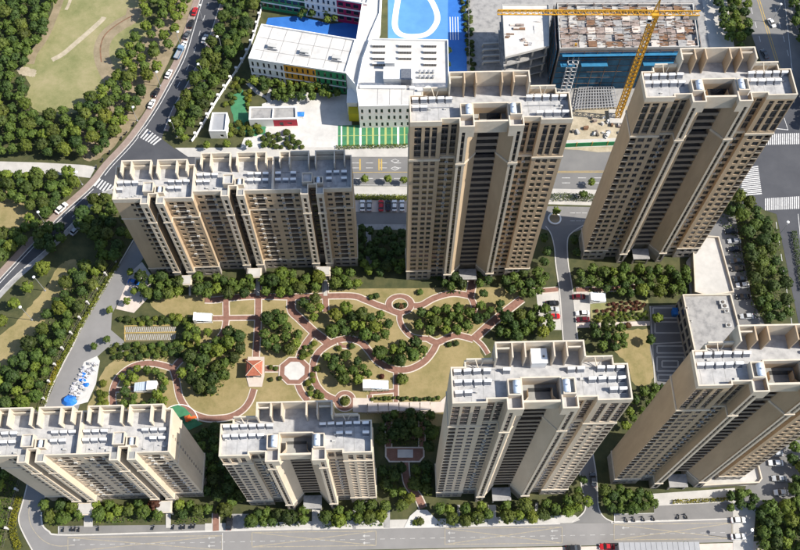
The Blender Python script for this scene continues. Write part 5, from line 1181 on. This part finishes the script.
region([(244,92),(250,90),(252,106),(248,108)], (.9,1.2), {'leaf_yellow':.6,'leaf_lime':.4}, 'yellowish shrub beside the green slope of the school','yellow shrubs at the slope', lst=SHRUBS, dy=2)
for P in ([(296,4),(312,2),(313,15),(301,17)],[(323,13),(335,12),(337,19),(325,21)]): region(P, (1.5,2.0), GARDEN, 'tree in the blue play court of the school','trees in the blue court')
for x,y in ((365,179),(388,179),(404,180),(590,182)): single(x,y,1.6,'leaf_lime','young street tree on the pavement of the north road','street trees of the north road')
for x,y in ((208,145),(228,144),(250,144),(186,138)): single(x,y,1.6,'leaf_lime','young tree on the pavement by the gatehouse','young trees by the gatehouse')
single(555,211,1.6,'leaf_lime','tree in the white-rimmed round planter of the apron'); single(582,194,1.6,'leaf_mid','tree on the verge above the paved apron')
Le = ('tree along the pavement of the wide east road','trees along the east road')
for P in ([(712,-10),(734,-10),(740,36),(742,52),(727,42),(716,18)],[(737,-6),(744,0),(747,36),(742,40)],[(787,-10),(806,-10),(812,60),(800,60),(793,30)],[(801,70),(812,70),(812,126),(804,124)]): region(P, (1.8,2.5), {'leaf_mid':.55,'leaf_dark':.3,'leaf_lime':.15}, *Le)
single(447,52,1.8,'leaf_dark','dark tree beside the blue sprint court','trees by the sprint court'); single(446,66,1.9,'leaf_dark','dark tree beside the blue sprint court','trees by the sprint court')
region([(460,-5),(470,-5),(474,70),(470,72)], (1.0,1.3), DARKMIX, 'shrub along the fence of the blue courts','shrubs along the court fence', lst=SHRUBS, dy=2)
# low shrubs in the lawns
for x,y,r,k in ((376,294,1.4,'leaf_dark'),(371,295,1.1,'leaf_mid'),(348,281,1.6,'leaf_mid'),(339,346,1.2,'leaf_mid'),(352,344,1.3,'leaf_mid'),(456,341,1.2,'leaf_dark'),(449,342,1.1,'leaf_mid'),(345,399,1.7,'leaf_mid'),(402,377,2.2,'leaf_mid'),(383,355,1.3,'leaf_dark'),(271,365,1.0,'leaf_mid'),(276,366,.9,'leaf_mid'),(271,377,.9,'leaf_dark'),(280,376,.9,'leaf_mid'),(420,519,1.5,'leaf_mid'),(416,520,1.2,'leaf_lime'),(401,304,1.2,'leaf_red'),(398,303,1.1,'leaf_dark'),(404,303,1.1,'leaf_dark'),(246,358,.8,'leaf_red'),(382,374,1.1,'leaf_red'),(420,290,1.3,'leaf_mid'),(612,312,1.0,'leaf_red'),(628,323,1.2,'leaf_red')):
    single(x,y-1,r,k,'single low shrub planted in the garden lawn or beds','single garden shrubs',lst=SHRUBS)
for i in range(16): single(372+i*4.4,395+rt.uniform(-1,1),rt.uniform(.6,1.0),rt.choice(('leaf_mid','leaf_dark')),'small shrub in the row north of the pergola terrace','shrub row by the pergola',lst=SHRUBS)
for P,l_ in (([(319,366),(313,378),(316,389),(322,396),(310,395),(306,382)],'west'),([(306,345),(316,340),(312,352),(305,358),(300,358)],'north')): region(P, (.9,1.3), {'leaf_lime':.4,'leaf_mid':.6}, 'shrub in the bed beside the octagon square','shrubs beside the octagon', lst=SHRUBS, dy=1)
region([(593,303),(640,300.5),(645,304),(640,309),(595,311)], (.6,.9), {'leaf_red':1}, 'low reddish bush in the flower lawn','red bushes of the flower lawn', lst=SHRUBS, dy=1)
region([(593,314),(646,311),(647,318),(594,321)], (.6,1.0), {'leaf_lime':.6,'leaf_mid':.4}, 'low green bush in the flower lawn','green bushes of the flower lawn', lst=SHRUBS, dy=1)

TREES.sort(key=lambda t: -t[1]/ (Vector((t[0].x,t[0].y,-CAM_H)).length))
indiv, rest = TREES[:298], TREES[298:]
def describe(label, r, k):
    col = {'leaf_mid':'mid green','leaf_dark':'dark green','leaf_lime':'yellow green','leaf_yellow':'yellow','leaf_red':'dark red'}[k]
    if not any(w_ in label for w_ in ('dark','bright','light','lime','yellow','red','green')) or k == 'leaf_red': label = col+' '+label
    if r > 2.35: label = 'broad '+label
    elif r < 1.75 and 'small' not in label and 'low' not in label: label = 'small '+label
    return ' '.join(label.split()[:16])
def plant(t, name, cat, shrub=False):
    p, r, k, cone, label, group = t; label = describe(label, r, k)
    o = empty(name, (p.x,p.y,0), label=label, cat=cat); 
    if group: o['group'] = group
    a = rt.uniform(0,2*PI)
    if shrub:
        c = obj('crown', rt.choice(CROWN[k]), o, (0,0,r*.55), a); c.scale = (r,r,r*.72)
        s_ = obj('stem', TRUNK[0], o, (0,0,r*.55), a); s_.scale = (r*.5,r*.5,r*.31)
        return
    use_cone = cone and k in CONE
    zc = r*1.72 if not use_cone else r*1.75
    c = obj('crown', rt.choice(CONE[k] if use_cone else CROWN[k]), o, (0,0,zc), a); sc = r*rt.uniform(1.02,1.16); c.scale = (sc*rt.uniform(.92,1.08),sc*rt.uniform(.92,1.08),sc*rt.uniform(.85,1.05))
    s_ = obj('trunk', rt.choice(TRUNK), o, (0,0,zc), a); s_.scale = (r,r,zc/1.75)
for t in indiv: plant(t, 'tree', 'tree')
for t in SHRUBS[:298]: plant(t, 'shrub', 'shrub', True)
# all trees and shrubs beyond that number: one mass
Q = {}
for p, r, k, cone, label, group in rest:
    q = CROWNLOW[rt.randrange(len(CROWNLOW))]; a = rt.uniform(0,2*PI); ca, sa = math.cos(a), math.sin(a); Rm = np.array([[ca,-sa,0],[sa,ca,0],[0,0,1]])
    Q.setdefault(k, []).append((q@Rm.T)*r*1.02+np.array([p.x,p.y,r*1.72]))
for p, r, k, cone, label, group in SHRUBS[298:]:
    q = CROWNLOW[rt.randrange(len(CROWNLOW))]; Q.setdefault(k, []).append(q*np.array([r,r,r*.72])+np.array([p.x,p.y,r*.55]))
if Q:
    ks = list(Q); al = [np.concatenate(Q[k]) for k in ks]; me = quads_mesh('background_trees', np.concatenate(al), [M[k] for k in ks])
    me.polygons.foreach_set('material_index', np.concatenate([np.full(len(a_), i, dtype=np.int32) for i, a_ in enumerate(al)]))
    obj('background_trees', me, kind='stuff', label='smaller trees and bushes filling the woods between the larger trees', cat='trees')
print('TREES', len(TREES), 'SHRUBS', len(SHRUBS))

# hedges
def hedge(label, pxpts, wd, h, k, group=None, n=4, dens=34):
    pts = smooth(PX(pxpts), n); c = G(*pxpts[0]); P = []
    for i in range(len(pts)-1):
        a, d = pts[i], pts[i+1]; L = (d-a).length; m_ = int(L*dens*(wd+2*h)/3); t = (d-a)/max(L,1e-6); nr = Vector((-t.y,t.x))
        for _ in range(m_):
            u = rt.random(); w_ = rt.uniform(-1,1); z = h*(rt.random()**.4)*rt.uniform(.85,1.12)
            if abs(w_) < .75: z = max(z, h*rt.uniform(.75,1.1))
            q = a+(d-a)*u+nr*w_*wd/2; P.append((q.x-c.x,q.y-c.y,z))
    P = np.array(P); n_ = len(P); nrm = rng.normal(size=(n_,3))*.6+np.array([0,0,.8]); nrm /= np.linalg.norm(nrm,axis=1)[:,None]
    t = np.cross(nrm, rng.normal(size=(n_,3))); t /= np.linalg.norm(t,axis=1)[:,None]; bt = np.cross(nrm,t); s_ = .14*rng.uniform(.7,1.4,size=(n_,1))
    me = quads_mesh('hedge', np.stack([P-t*s_-bt*s_*.7,P+t*s_-bt*s_*.7,P+t*s_+bt*s_*.7,P-t*s_+bt*s_*.7],1), M[k]); o = obj('hedge', me, None, (c.x,c.y,0), label=label, cat='hedge')
    if group: o['group'] = group
hedge('yellow-green hedge between the estate fence and inner west road', [(119,264),(112,275),(97,300),(82,324.5),(70,347),(58,369.5),(50,388),(44,405)], 1.5, .8, 'leaf_lime')
hedge('bright yellow flower hedge along the bend of the inner road', [(20,497),(16,510),(13,525),(16,540),(20,550)], 2.2, .9, 'leaf_yellow')
hedge('bright yellow flower strip beside the rubble yard and fence', [(60,362),(55,374),(50,386)], 1.6, .95, 'leaf_yellow')
hedge('clipped hedge between pavement and parking of the north road', [(353,197.5),(380,198),(408,198.5)], 2.2, .9, 'leaf_lime'); hedge('clipped dark hedge between the pavement and the paved apron', [(545,198.5),(560,198),(575,198),(600,199)], 3.0, 1.2, 'leaf_dark')
hedge('yellow-green hedge strip before the tower with the low annex', [(672,502),(700,501),(733,499)], 1.2, .7, 'leaf_yellow')
hedge('clipped hedge along the turf court of the school', [(336,148),(370,147.2),(408,146.5)], 1.6, .8, 'leaf_lime'); hedge('green hedge along the foot of the middle tower', [(409,277),(436,277),(440,281)], 2.0, .9, 'leaf_mid')
hedge('green hedge beside the long shed across the road', [(617,547.5),(650,546.5),(688,545)], 1.6, .9, 'leaf_mid'); hedge('dense hedge in the median of the wide east road', [(793,232),(798,262),(803,292)], 2.0, 1.0, 'leaf_dark')
hedge('low hedge around the glass stair shelter by the pergola', [(363,390.5),(376,390.5),(389,390)], 1.0, .8, 'leaf_mid')
# low planting between the trees
def cover(polys, dens, h, ks):
    P = []; K = []
    for poly in polys:
        xs = [p[0] for p in poly]; ys = [p[1] for p in poly]; ar = (max(xs)-min(xs))*(max(ys)-min(ys))/9.0
        for _ in range(int(ar*dens)):
            x,y = rt.uniform(min(xs),max(xs)),rt.uniform(min(ys),max(ys))
            if inpoly(x,y,poly): g = G(x,y); P.append((g.x,g.y,rt.uniform(.04,h))); K.append(rt.randrange(len(ks)))
    P = np.array(P); n_ = len(P); nrm = rng.normal(size=(n_,3))*.5+np.array([0,0,.9]); nrm /= np.linalg.norm(nrm,axis=1)[:,None]
    t = np.cross(nrm, rng.normal(size=(n_,3))); t /= np.linalg.norm(t,axis=1)[:,None]; bt = np.cross(nrm,t); s_ = .2*rng.uniform(.6,1.5,size=(n_,1))
    me = quads_mesh('ground_planting', np.stack([P-t*s_-bt*s_*.7,P+t*s_-bt*s_*.7,P+t*s_+bt*s_*.7,P-t*s_+bt*s_*.7],1), [M[k] for k in ks]); me.polygons.foreach_set('material_index', np.array(K,dtype=np.int32)); obj('ground_planting', me, kind='stuff', label='low leafy ground planting under the estate trees', cat='planting')
cover([[(140,280),(186,281),(186,296),(140,305)],[(194,281),(253,280),(253,294),(194,295)],[(264,281),(320,278),(320,294),(264,294)],[(330,278),(357,276),(357,290),(330,292)],[(118,318),(196,316),(196,325),(124,325)],[(110,344),(180,342),(200,345),(180,360),(112,362)],
 [(190,352),(232,335),(246,342),(245,355),(230,372),(219,396),(200,396),(185,375)],[(264,318),(282,314),(302,338),(297,352),(266,350)],[(330,314),(390,318),(390,340),(372,342),(330,336)],[(326,356),(345,358),(370,378),(345,383),(330,375)],[(378,356),(424,345),(426,358),(395,367)],[(414,318),(470,310),(478,320),(470,333),(417,331)],[(500,318),(530,312),(534,336),(496,339)],
 [(578,272),(688,274),(688,296),(590,294)],[(440,280),(466,279),(466,294),(442,294)],[(500,278),(546,274),(546,292),(505,294)],[(255,512),(308,512),(308,526),(250,527)],[(322,512),(352,512),(352,527),(322,528)],[(358,508),(382,506),(382,526),(358,526)],[(437,507),(456,507),(456,524),(437,526)],[(462,508),(488,508),(488,524),(462,525)],[(498,507),(534,506),(534,522),(498,524)],[(540,504),(580,498),(583,510),(540,521)],[(44,506),(82,508),(82,521),(50,526)],[(96,507),(163,506),(163,522),(96,523)],[(175,506),(208,504),(208,522),(176,523)],[(600,490),(650,492),(652,510),(612,514)],
 [(382,412),(434,412),(430,445),(382,445)],[(380,464),(402,466),(402,500),(382,490)],[(412,464),(432,462),(430,495),(414,486)],[(198,432),(224,425),(246,500),(206,496)],[(92,264),(114,264),(84,318),(46,400),(0,410),(0,376),(58,302)],[(-6,408),(42,408),(24,455),(5,545),(-6,550)],[(756,508),(790,500),(806,500),(806,556),(756,550)],[(714,205),(748,200),(778,230),(788,318),(756,318)]], 3.0, .55, ('leaf_dark','leaf_mid','leaf_lime'))

# ------------------------------------------------------------------ cars, scooters, lamps
def car_parts():
    P = {}
    # stations along the car: x, half width, lower z, shoulder z
    st = [(-2.22,.70,.34,.66),(-2.12,.80,.26,.82),(-1.5,.88,.22,.92),(-.5,.90,.22,.93),(.6,.90,.22,.92),(1.25,.89,.22,.86),(1.9,.84,.24,.76),(2.2,.72,.32,.62)]
    V = []; F = []
    for x,w_,zl,zh in st: V += [(x,-w_,zl),(x,-w_*1.0,(zl+zh)/2),(x,-w_*.93,zh),(x,w_*.93,zh),(x,w_,(zl+zh)/2),(x,w_,zl)]
    for i in range(len(st)-1):
        for j in range(5): a = i*6+j; F.append((a,a+1,a+7,a+6)[::-1])
        F.append((i*6,i*6+6,i*6+11,i*6+5)[::-1])
    F.append((0,1,2,3,4,5)); n = (len(st)-1)*6; F.append(tuple(n+k for k in (5,4,3,2,1,0)))
    P['body'] = (V,F)
    # greenhouse
    lo = [(-1.62,-.80,.90),(1.08,-.80,.88),(1.08,.80,.88),(-1.62,.80,.90)]; hi = [(-1.05,-.62,1.40),(.25,-.62,1.42),(.25,.62,1.42),(-1.05,.62,1.40)]
    P['cabin_glass'] = (lo+hi, [(0,1,5,4),(1,2,6,5),(2,3,7,6),(3,0,4,7),(4,5,6,7)])
    r_ = [(-1.15,-.655,1.37),(.32,-.655,1.39),(.32,.655,1.39),(-1.15,.655,1.37)]; t_ = [(-1.0,-.58,1.46),(.2,-.58,1.48),(.2,.58,1.48),(-1.0,.58,1.46)]
    P['roof'] = (r_+t_, [(0,1,5,4),(1,2,6,5),(2,3,7,6),(3,0,4,7),(4,5,6,7)])
    return P
CP = car_parts(); CM = {}
def car_meshes(col):
    if col in CM: return CM[col]
    d = {}
    for k, (V,F) in CP.items():
        me = bpy.data.meshes.new(k); me.from_pydata(V,[],F); me.materials.append(M['glass'] if k == 'cabin_glass' else CARCOL[col]); me.update()
        bm = bmesh.new(); bm.from_mesh(me); bmesh.ops.recalc_face_normals(bm, faces=bm.faces[:])
        if k == 'body': bmesh.ops.bevel(bm, geom=[e for e in bm.edges], offset=.05, segments=1, affect='EDGES')
        bm.to_mesh(me); bm.free(); d[k] = me
    CM[col] = d; return d
b = MB(); b.tube((0,-.1,0),(0,.1,0),.32,.32,M['tyre'],14); WHEEL = b.mesh('wheel'); b = MB(); b.tube((0,-.106,0),(0,.106,0),.2,.2,M['rim'],10); RIM = b.mesh('rim')
b = MB(); b.box(-.06,.04,-.2,.2,-.08,.08,M['lamp']); HEADL = b.mesh('headlight'); b = MB(); b.box(-.04,.06,-.18,.18,-.08,.08,M['tail']); TAILL = b.mesh('tail_light')
b = MB(); b.box(-.08,.08,-.09,.09,-.06,.06,M['tyre']); MIRROR = b.mesh('mirror')
def car(px, py, rz, col, label, group, z=.07, sc=1.0):
    c = G(px,py); d = car_meshes(col); o = empty('car', (c.x,c.y,z), rz, label=label, cat='car', group=group); o.scale = (sc,sc,sc)
    for k in ('body','cabin_glass','roof'): obj(k, d[k], o)
    for x in (-1.38,1.36):
        for y in (-.80,.80): obj('rim', RIM, obj('wheel', WHEEL, o, (x,y,.32)))
    for y in (-.55,.55): obj('headlight', HEADL, o, (2.17,y,.58)); obj('tail_light', TAILL, o, (-2.18,y,.70))
    for y in (-.95,.95): obj('mirror', MIRROR, o, (.72,y,.95))
    return o
rl = lambda p,q: rz_of(p,q)
gk = 'cars along the west road'
CARS = [(195,11.6,'red'),(191.5,24,'black'),(187.5,35,'grey'),(184,45.5,'white'),(169,74,'white'),(156.5,92.5,'black'),(152,104,'white')]
for x,y,cl in CARS: car(x, y+1, rl((168,85),(182.5,57)) if y > 30 else rl((191,30),(198.5,5)), cl, {'red':'red car parked on the pink pavement of the curved road','black':'black car parked on the pink pavement of the curved road','grey':'dark grey car parked on the pink pavement of the curved road','white':'white car parked on the pink pavement of the curved road'}[cl], gk, .14, .95)
car(205,40, rl((199.5,60),(210,36)), 'silver', 'silver car driving in the tree shade of the curved road', gk); car(62,209, rl((56,220),(91,187)), 'white', 'white car parked at the kerb below the zebra crossing', gk, .1, 1.1); car(76,231, rl((46,249),(76,219)), 'silver', 'silver car at the kerb in the slab block shadow', gk)
# small blue-grey truck
c = G(179.5,54.5); T = empty('truck', (c.x,c.y,.14), rl((168,85),(182.5,57)), label='small blue-grey flatbed truck parked on the pink pavement', cat='truck')
b = MB(); b.box(1.2,2.8,-.95,.95,.5,2.1,CARCOL['blue_grey']); b.build('cab', T); b = MB(); b.box(2.801,2.83,-.85,.85,1.2,1.95,M['glass']); b.build('windscreen', T); b = MB(); b.box(-2.8,1.1,-1.0,1.0,.6,.8,M['steel']); b.box(-2.8,1.1,-1.0,-.92,.801,1.25,CARCOL['blue_grey']); b.box(-2.8,1.1,.92,1.0,.801,1.25,CARCOL['blue_grey']); b.box(-2.8,-2.72,-.919,.919,.801,1.25,CARCOL['blue_grey']); b.build('flatbed', T)
for x in (-1.8,1.9):
    for y in (-.85,.85): obj('wheel', WHEEL, T, (x,y,.32))
car(135,283, rl((120,279),(150,286)), 'blue', 'bright blue car parked at the corner of the slab block', 'cars by the inner west road')
for x,cl in ((362.5,'white'),(369.3,'silver'),(381,'red'),(388,'black'),(394.5,'white'),(402,'white')): car(x, 206.5, PI/2+.02, cl, {'white':'white car in the pink parking bays behind the gap','silver':'silver car in the pink parking bays behind the gap','red':'red car in the pink parking bays behind the gap','black':'black car in the pink parking bays behind the gap'}[cl], 'cars in the pink parking bays', .08)
for x,y,cl,rz,l_ in ((552,304,'black',0,'black car parked left of the middle lane'),(551.7,310.3,'silver',0,'silver car parked left of the middle lane'),(553,317,'red',0,'red car parked left of the middle lane'),(578.5,297.5,'maroon',0,'dark maroon car parked beside a glass stair shelter'),(582,314,'white',PI,'white car parked right of the middle lane'),(582.4,320.3,'maroon',PI,'maroon car parked below the white car of the middle lane'),(592.8,480,'grey',PI/2,'grey car driving down the shaded middle lane')): car(x,y,rz+Y0,cl,l_,'cars by the middle lane',.08)
for i,(x,y,cl) in enumerate(((730.7,232,'black'),(733.7,242,'silver'),(734,250,'black'),(736,262,'grey'),(737.3,269.5,'black'),(739.6,280,'grey'),(742,286,'white'),(742.5,297.5,'black'),(746,317,'silver'))): car(x,y,PI+Y0,cl,{'black':'black car in the east parking row beside the trees','silver':'silver car in the east parking row beside the trees','grey':'dark grey car in the east parking row beside the trees','white':'white car in the east parking row beside the trees'}[cl],'cars in the east parking row',.08)
for x,y,cl in ((775,454,'silver'),(775,463.5,'white'),(778.5,479,'silver'),(780.5,493,'white')): car(x,y,PI,cl,{'white':'white car in the shaded south-east parking','silver':'silver car in the shaded south-east parking'}[cl],'cars in the south-east parking',.08)
for x,y in ((737.5,520.5),(737.5,537)): car(x,y,Y0,'white','white car on the pale pad at the road end','cars at the road end',.09)
car(573,548.5,Y0,'black','black car on the pale verge across the southern road','cars across the southern road',.05); car(606.5,547,PI,'red','red car on the verge beside the long shed','cars across the southern road',.05); car(229.5,523,PI/2,'black','black car in the bay before the mid-rise tower','cars by the mid-rise tower',.16)
car(771,24,-1.2,'white','white car driving on the sunlit wide east road','cars on the wide east road',.06); car(764,55,1.85,'grey','dark car in the shadow on the wide east road','cars on the wide east road',.06)
# scooters
def scooter_parts():
    b = MB(); b.tube((0,-.04,0),(0,.04,0),.25,.25,M['tyre'],12); wh = b.mesh('wheel')
    b = MB(); b.box(-.75,.1,-.14,.14,.35,.62,CARCOL['black']); b.box(.1,.45,-.12,.12,.25,.32,CARCOL['black']); b.box(.42,.55,-.2,.2,.3,.95,CARCOL['grey']); bd = b.mesh('body')
    b = MB(); b.box(-.8,.0,-.15,.15,.62,.76,M['tyre']); se = b.mesh('seat'); b = MB(); b.bar((.45,-.35,1.05),(.45,.35,1.05),.05,M['steel']); b.bar((.6,0,.3),(.45,0,1.05),.06,M['steel']); ha = b.mesh('handlebar'); return wh, bd, se, ha
SW, SB, SS, SH = scooter_parts()
for x,y in ((134,125),(126.5,134),(122,139),(110,153),(103,161),(97,168),(64,529.5),(72,529),(75.5,529),(79.5,529.5),(99,528.5),(154,527.5),(174,527),(181.5,527),(185,526.5),(191.5,526.3),(195,526),(626,520),(633.5,519.5),(643,519),(653,518.5),(678,517),(685.5,516.5)):
    c = G(x,y); l_ = x < 400; wp = y < 300; o = empty('scooter', (c.x,c.y,.14 if wp else .075), PI/2+rt.uniform(-.4,.4), label='black scooter parked on the pink pavement between the zebra crossings' if wp else 'black scooter parked in the bay of the cream slab block' if l_ else 'black scooter parked in the visitor bay', cat='scooter', group='scooters on the pink pavement' if wp else 'scooters by the slab block' if l_ else 'scooters in the visitor bay')
    obj('body',SB,o); obj('seat',SS,o); obj('handlebar',SH,o); obj('wheel',SW,o,(-.55,0,.25)); obj('wheel',SW,o,(.62,0,.25))
# street lamps: pole, arm and opal globe head
b = MB(); b.tube((0,0,0),(0,0,8.6),.11,.07,M['steel'],8); b.box(-.25,.25,-.25,.25,0,.35,M['steel']); POLE = b.mesh('pole'); b = MB(); b.tube((0,0,8.4),(.9,0,8.8),.06,.05,M['steel'],6); ARM = b.mesh('arm')
me = bpy.data.meshes.new('lamp_head'); bm = bmesh.new(); bmesh.ops.create_uvsphere(bm, u_segments=14, v_segments=8, radius=.5); bm.to_mesh(me); bm.free(); me.materials.append(M['globe']); me.polygons.foreach_set('use_smooth',[True]*len(me.polygons)); HEAD = me
def lamp(hx, hy, group, label, rz=0):
    h = G(hx,hy,8.9); o = empty('street_lamp', (h.x-.95*math.cos(rz),h.y-.95*math.sin(rz),0), rz, label=label, cat='street lamp', group=group); obj('pole',POLE,o); hd = obj('lamp_head',HEAD,obj('arm',ARM,o),(.95,0,8.9)); hd.scale = (1,1,.45)
for hx,hy in ((177.7,31.7),(156.7,71.8),(133,107),(76.3,172),(38,212),(200,5)): lamp(hx,hy,'lamps of the west pavement','grey street lamp with white head on the west pavement of the curved road',-.6)
for hx,hy in ((217,36.5),(169.6,120.6),(33.6,277),(20,307),(198,64)): lamp(hx,hy,'lamps of the east kerb','grey street lamp with white head on the east kerb of the curved road',2.5)
for hx,hy in ((788,222),(752,530),(781,4)): lamp(hx,hy,'lamps of the east side','grey street lamp with white head among the eastern trees',1.2)
# round planter of the apron
c = G(554.5,219); T = empty('round_planter', (c.x,c.y,.05), label='white-rimmed round planter on the paved apron', cat='planter'); b = MB(); n_ = 24
for i in range(n_):
    t0,t1 = 2*PI*i/n_,2*PI*(i+1)/n_; f = lambda r,t,z: (r*math.cos(t),r*math.sin(t),z)
    b.face([f(2.3,t0,0),f(2.3,t1,0),f(2.3,t1,.45),f(2.3,t0,.45)],M['white']); b.face([f(2.3,t0,.45),f(2.3,t1,.45),f(1.8,t1,.45),f(1.8,t0,.45)],M['white']); b.face([f(1.8,t1,.1),f(1.8,t0,.1),f(1.8,t0,.45),f(1.8,t1,.45)],M['white'])
b.build('rim', T); b = MB(); b.face([(1.79*math.cos(2*PI*i/n_),1.79*math.sin(2*PI*i/n_),.36) for i in range(n_)],M['soil']); b.build('soil_bed', T)
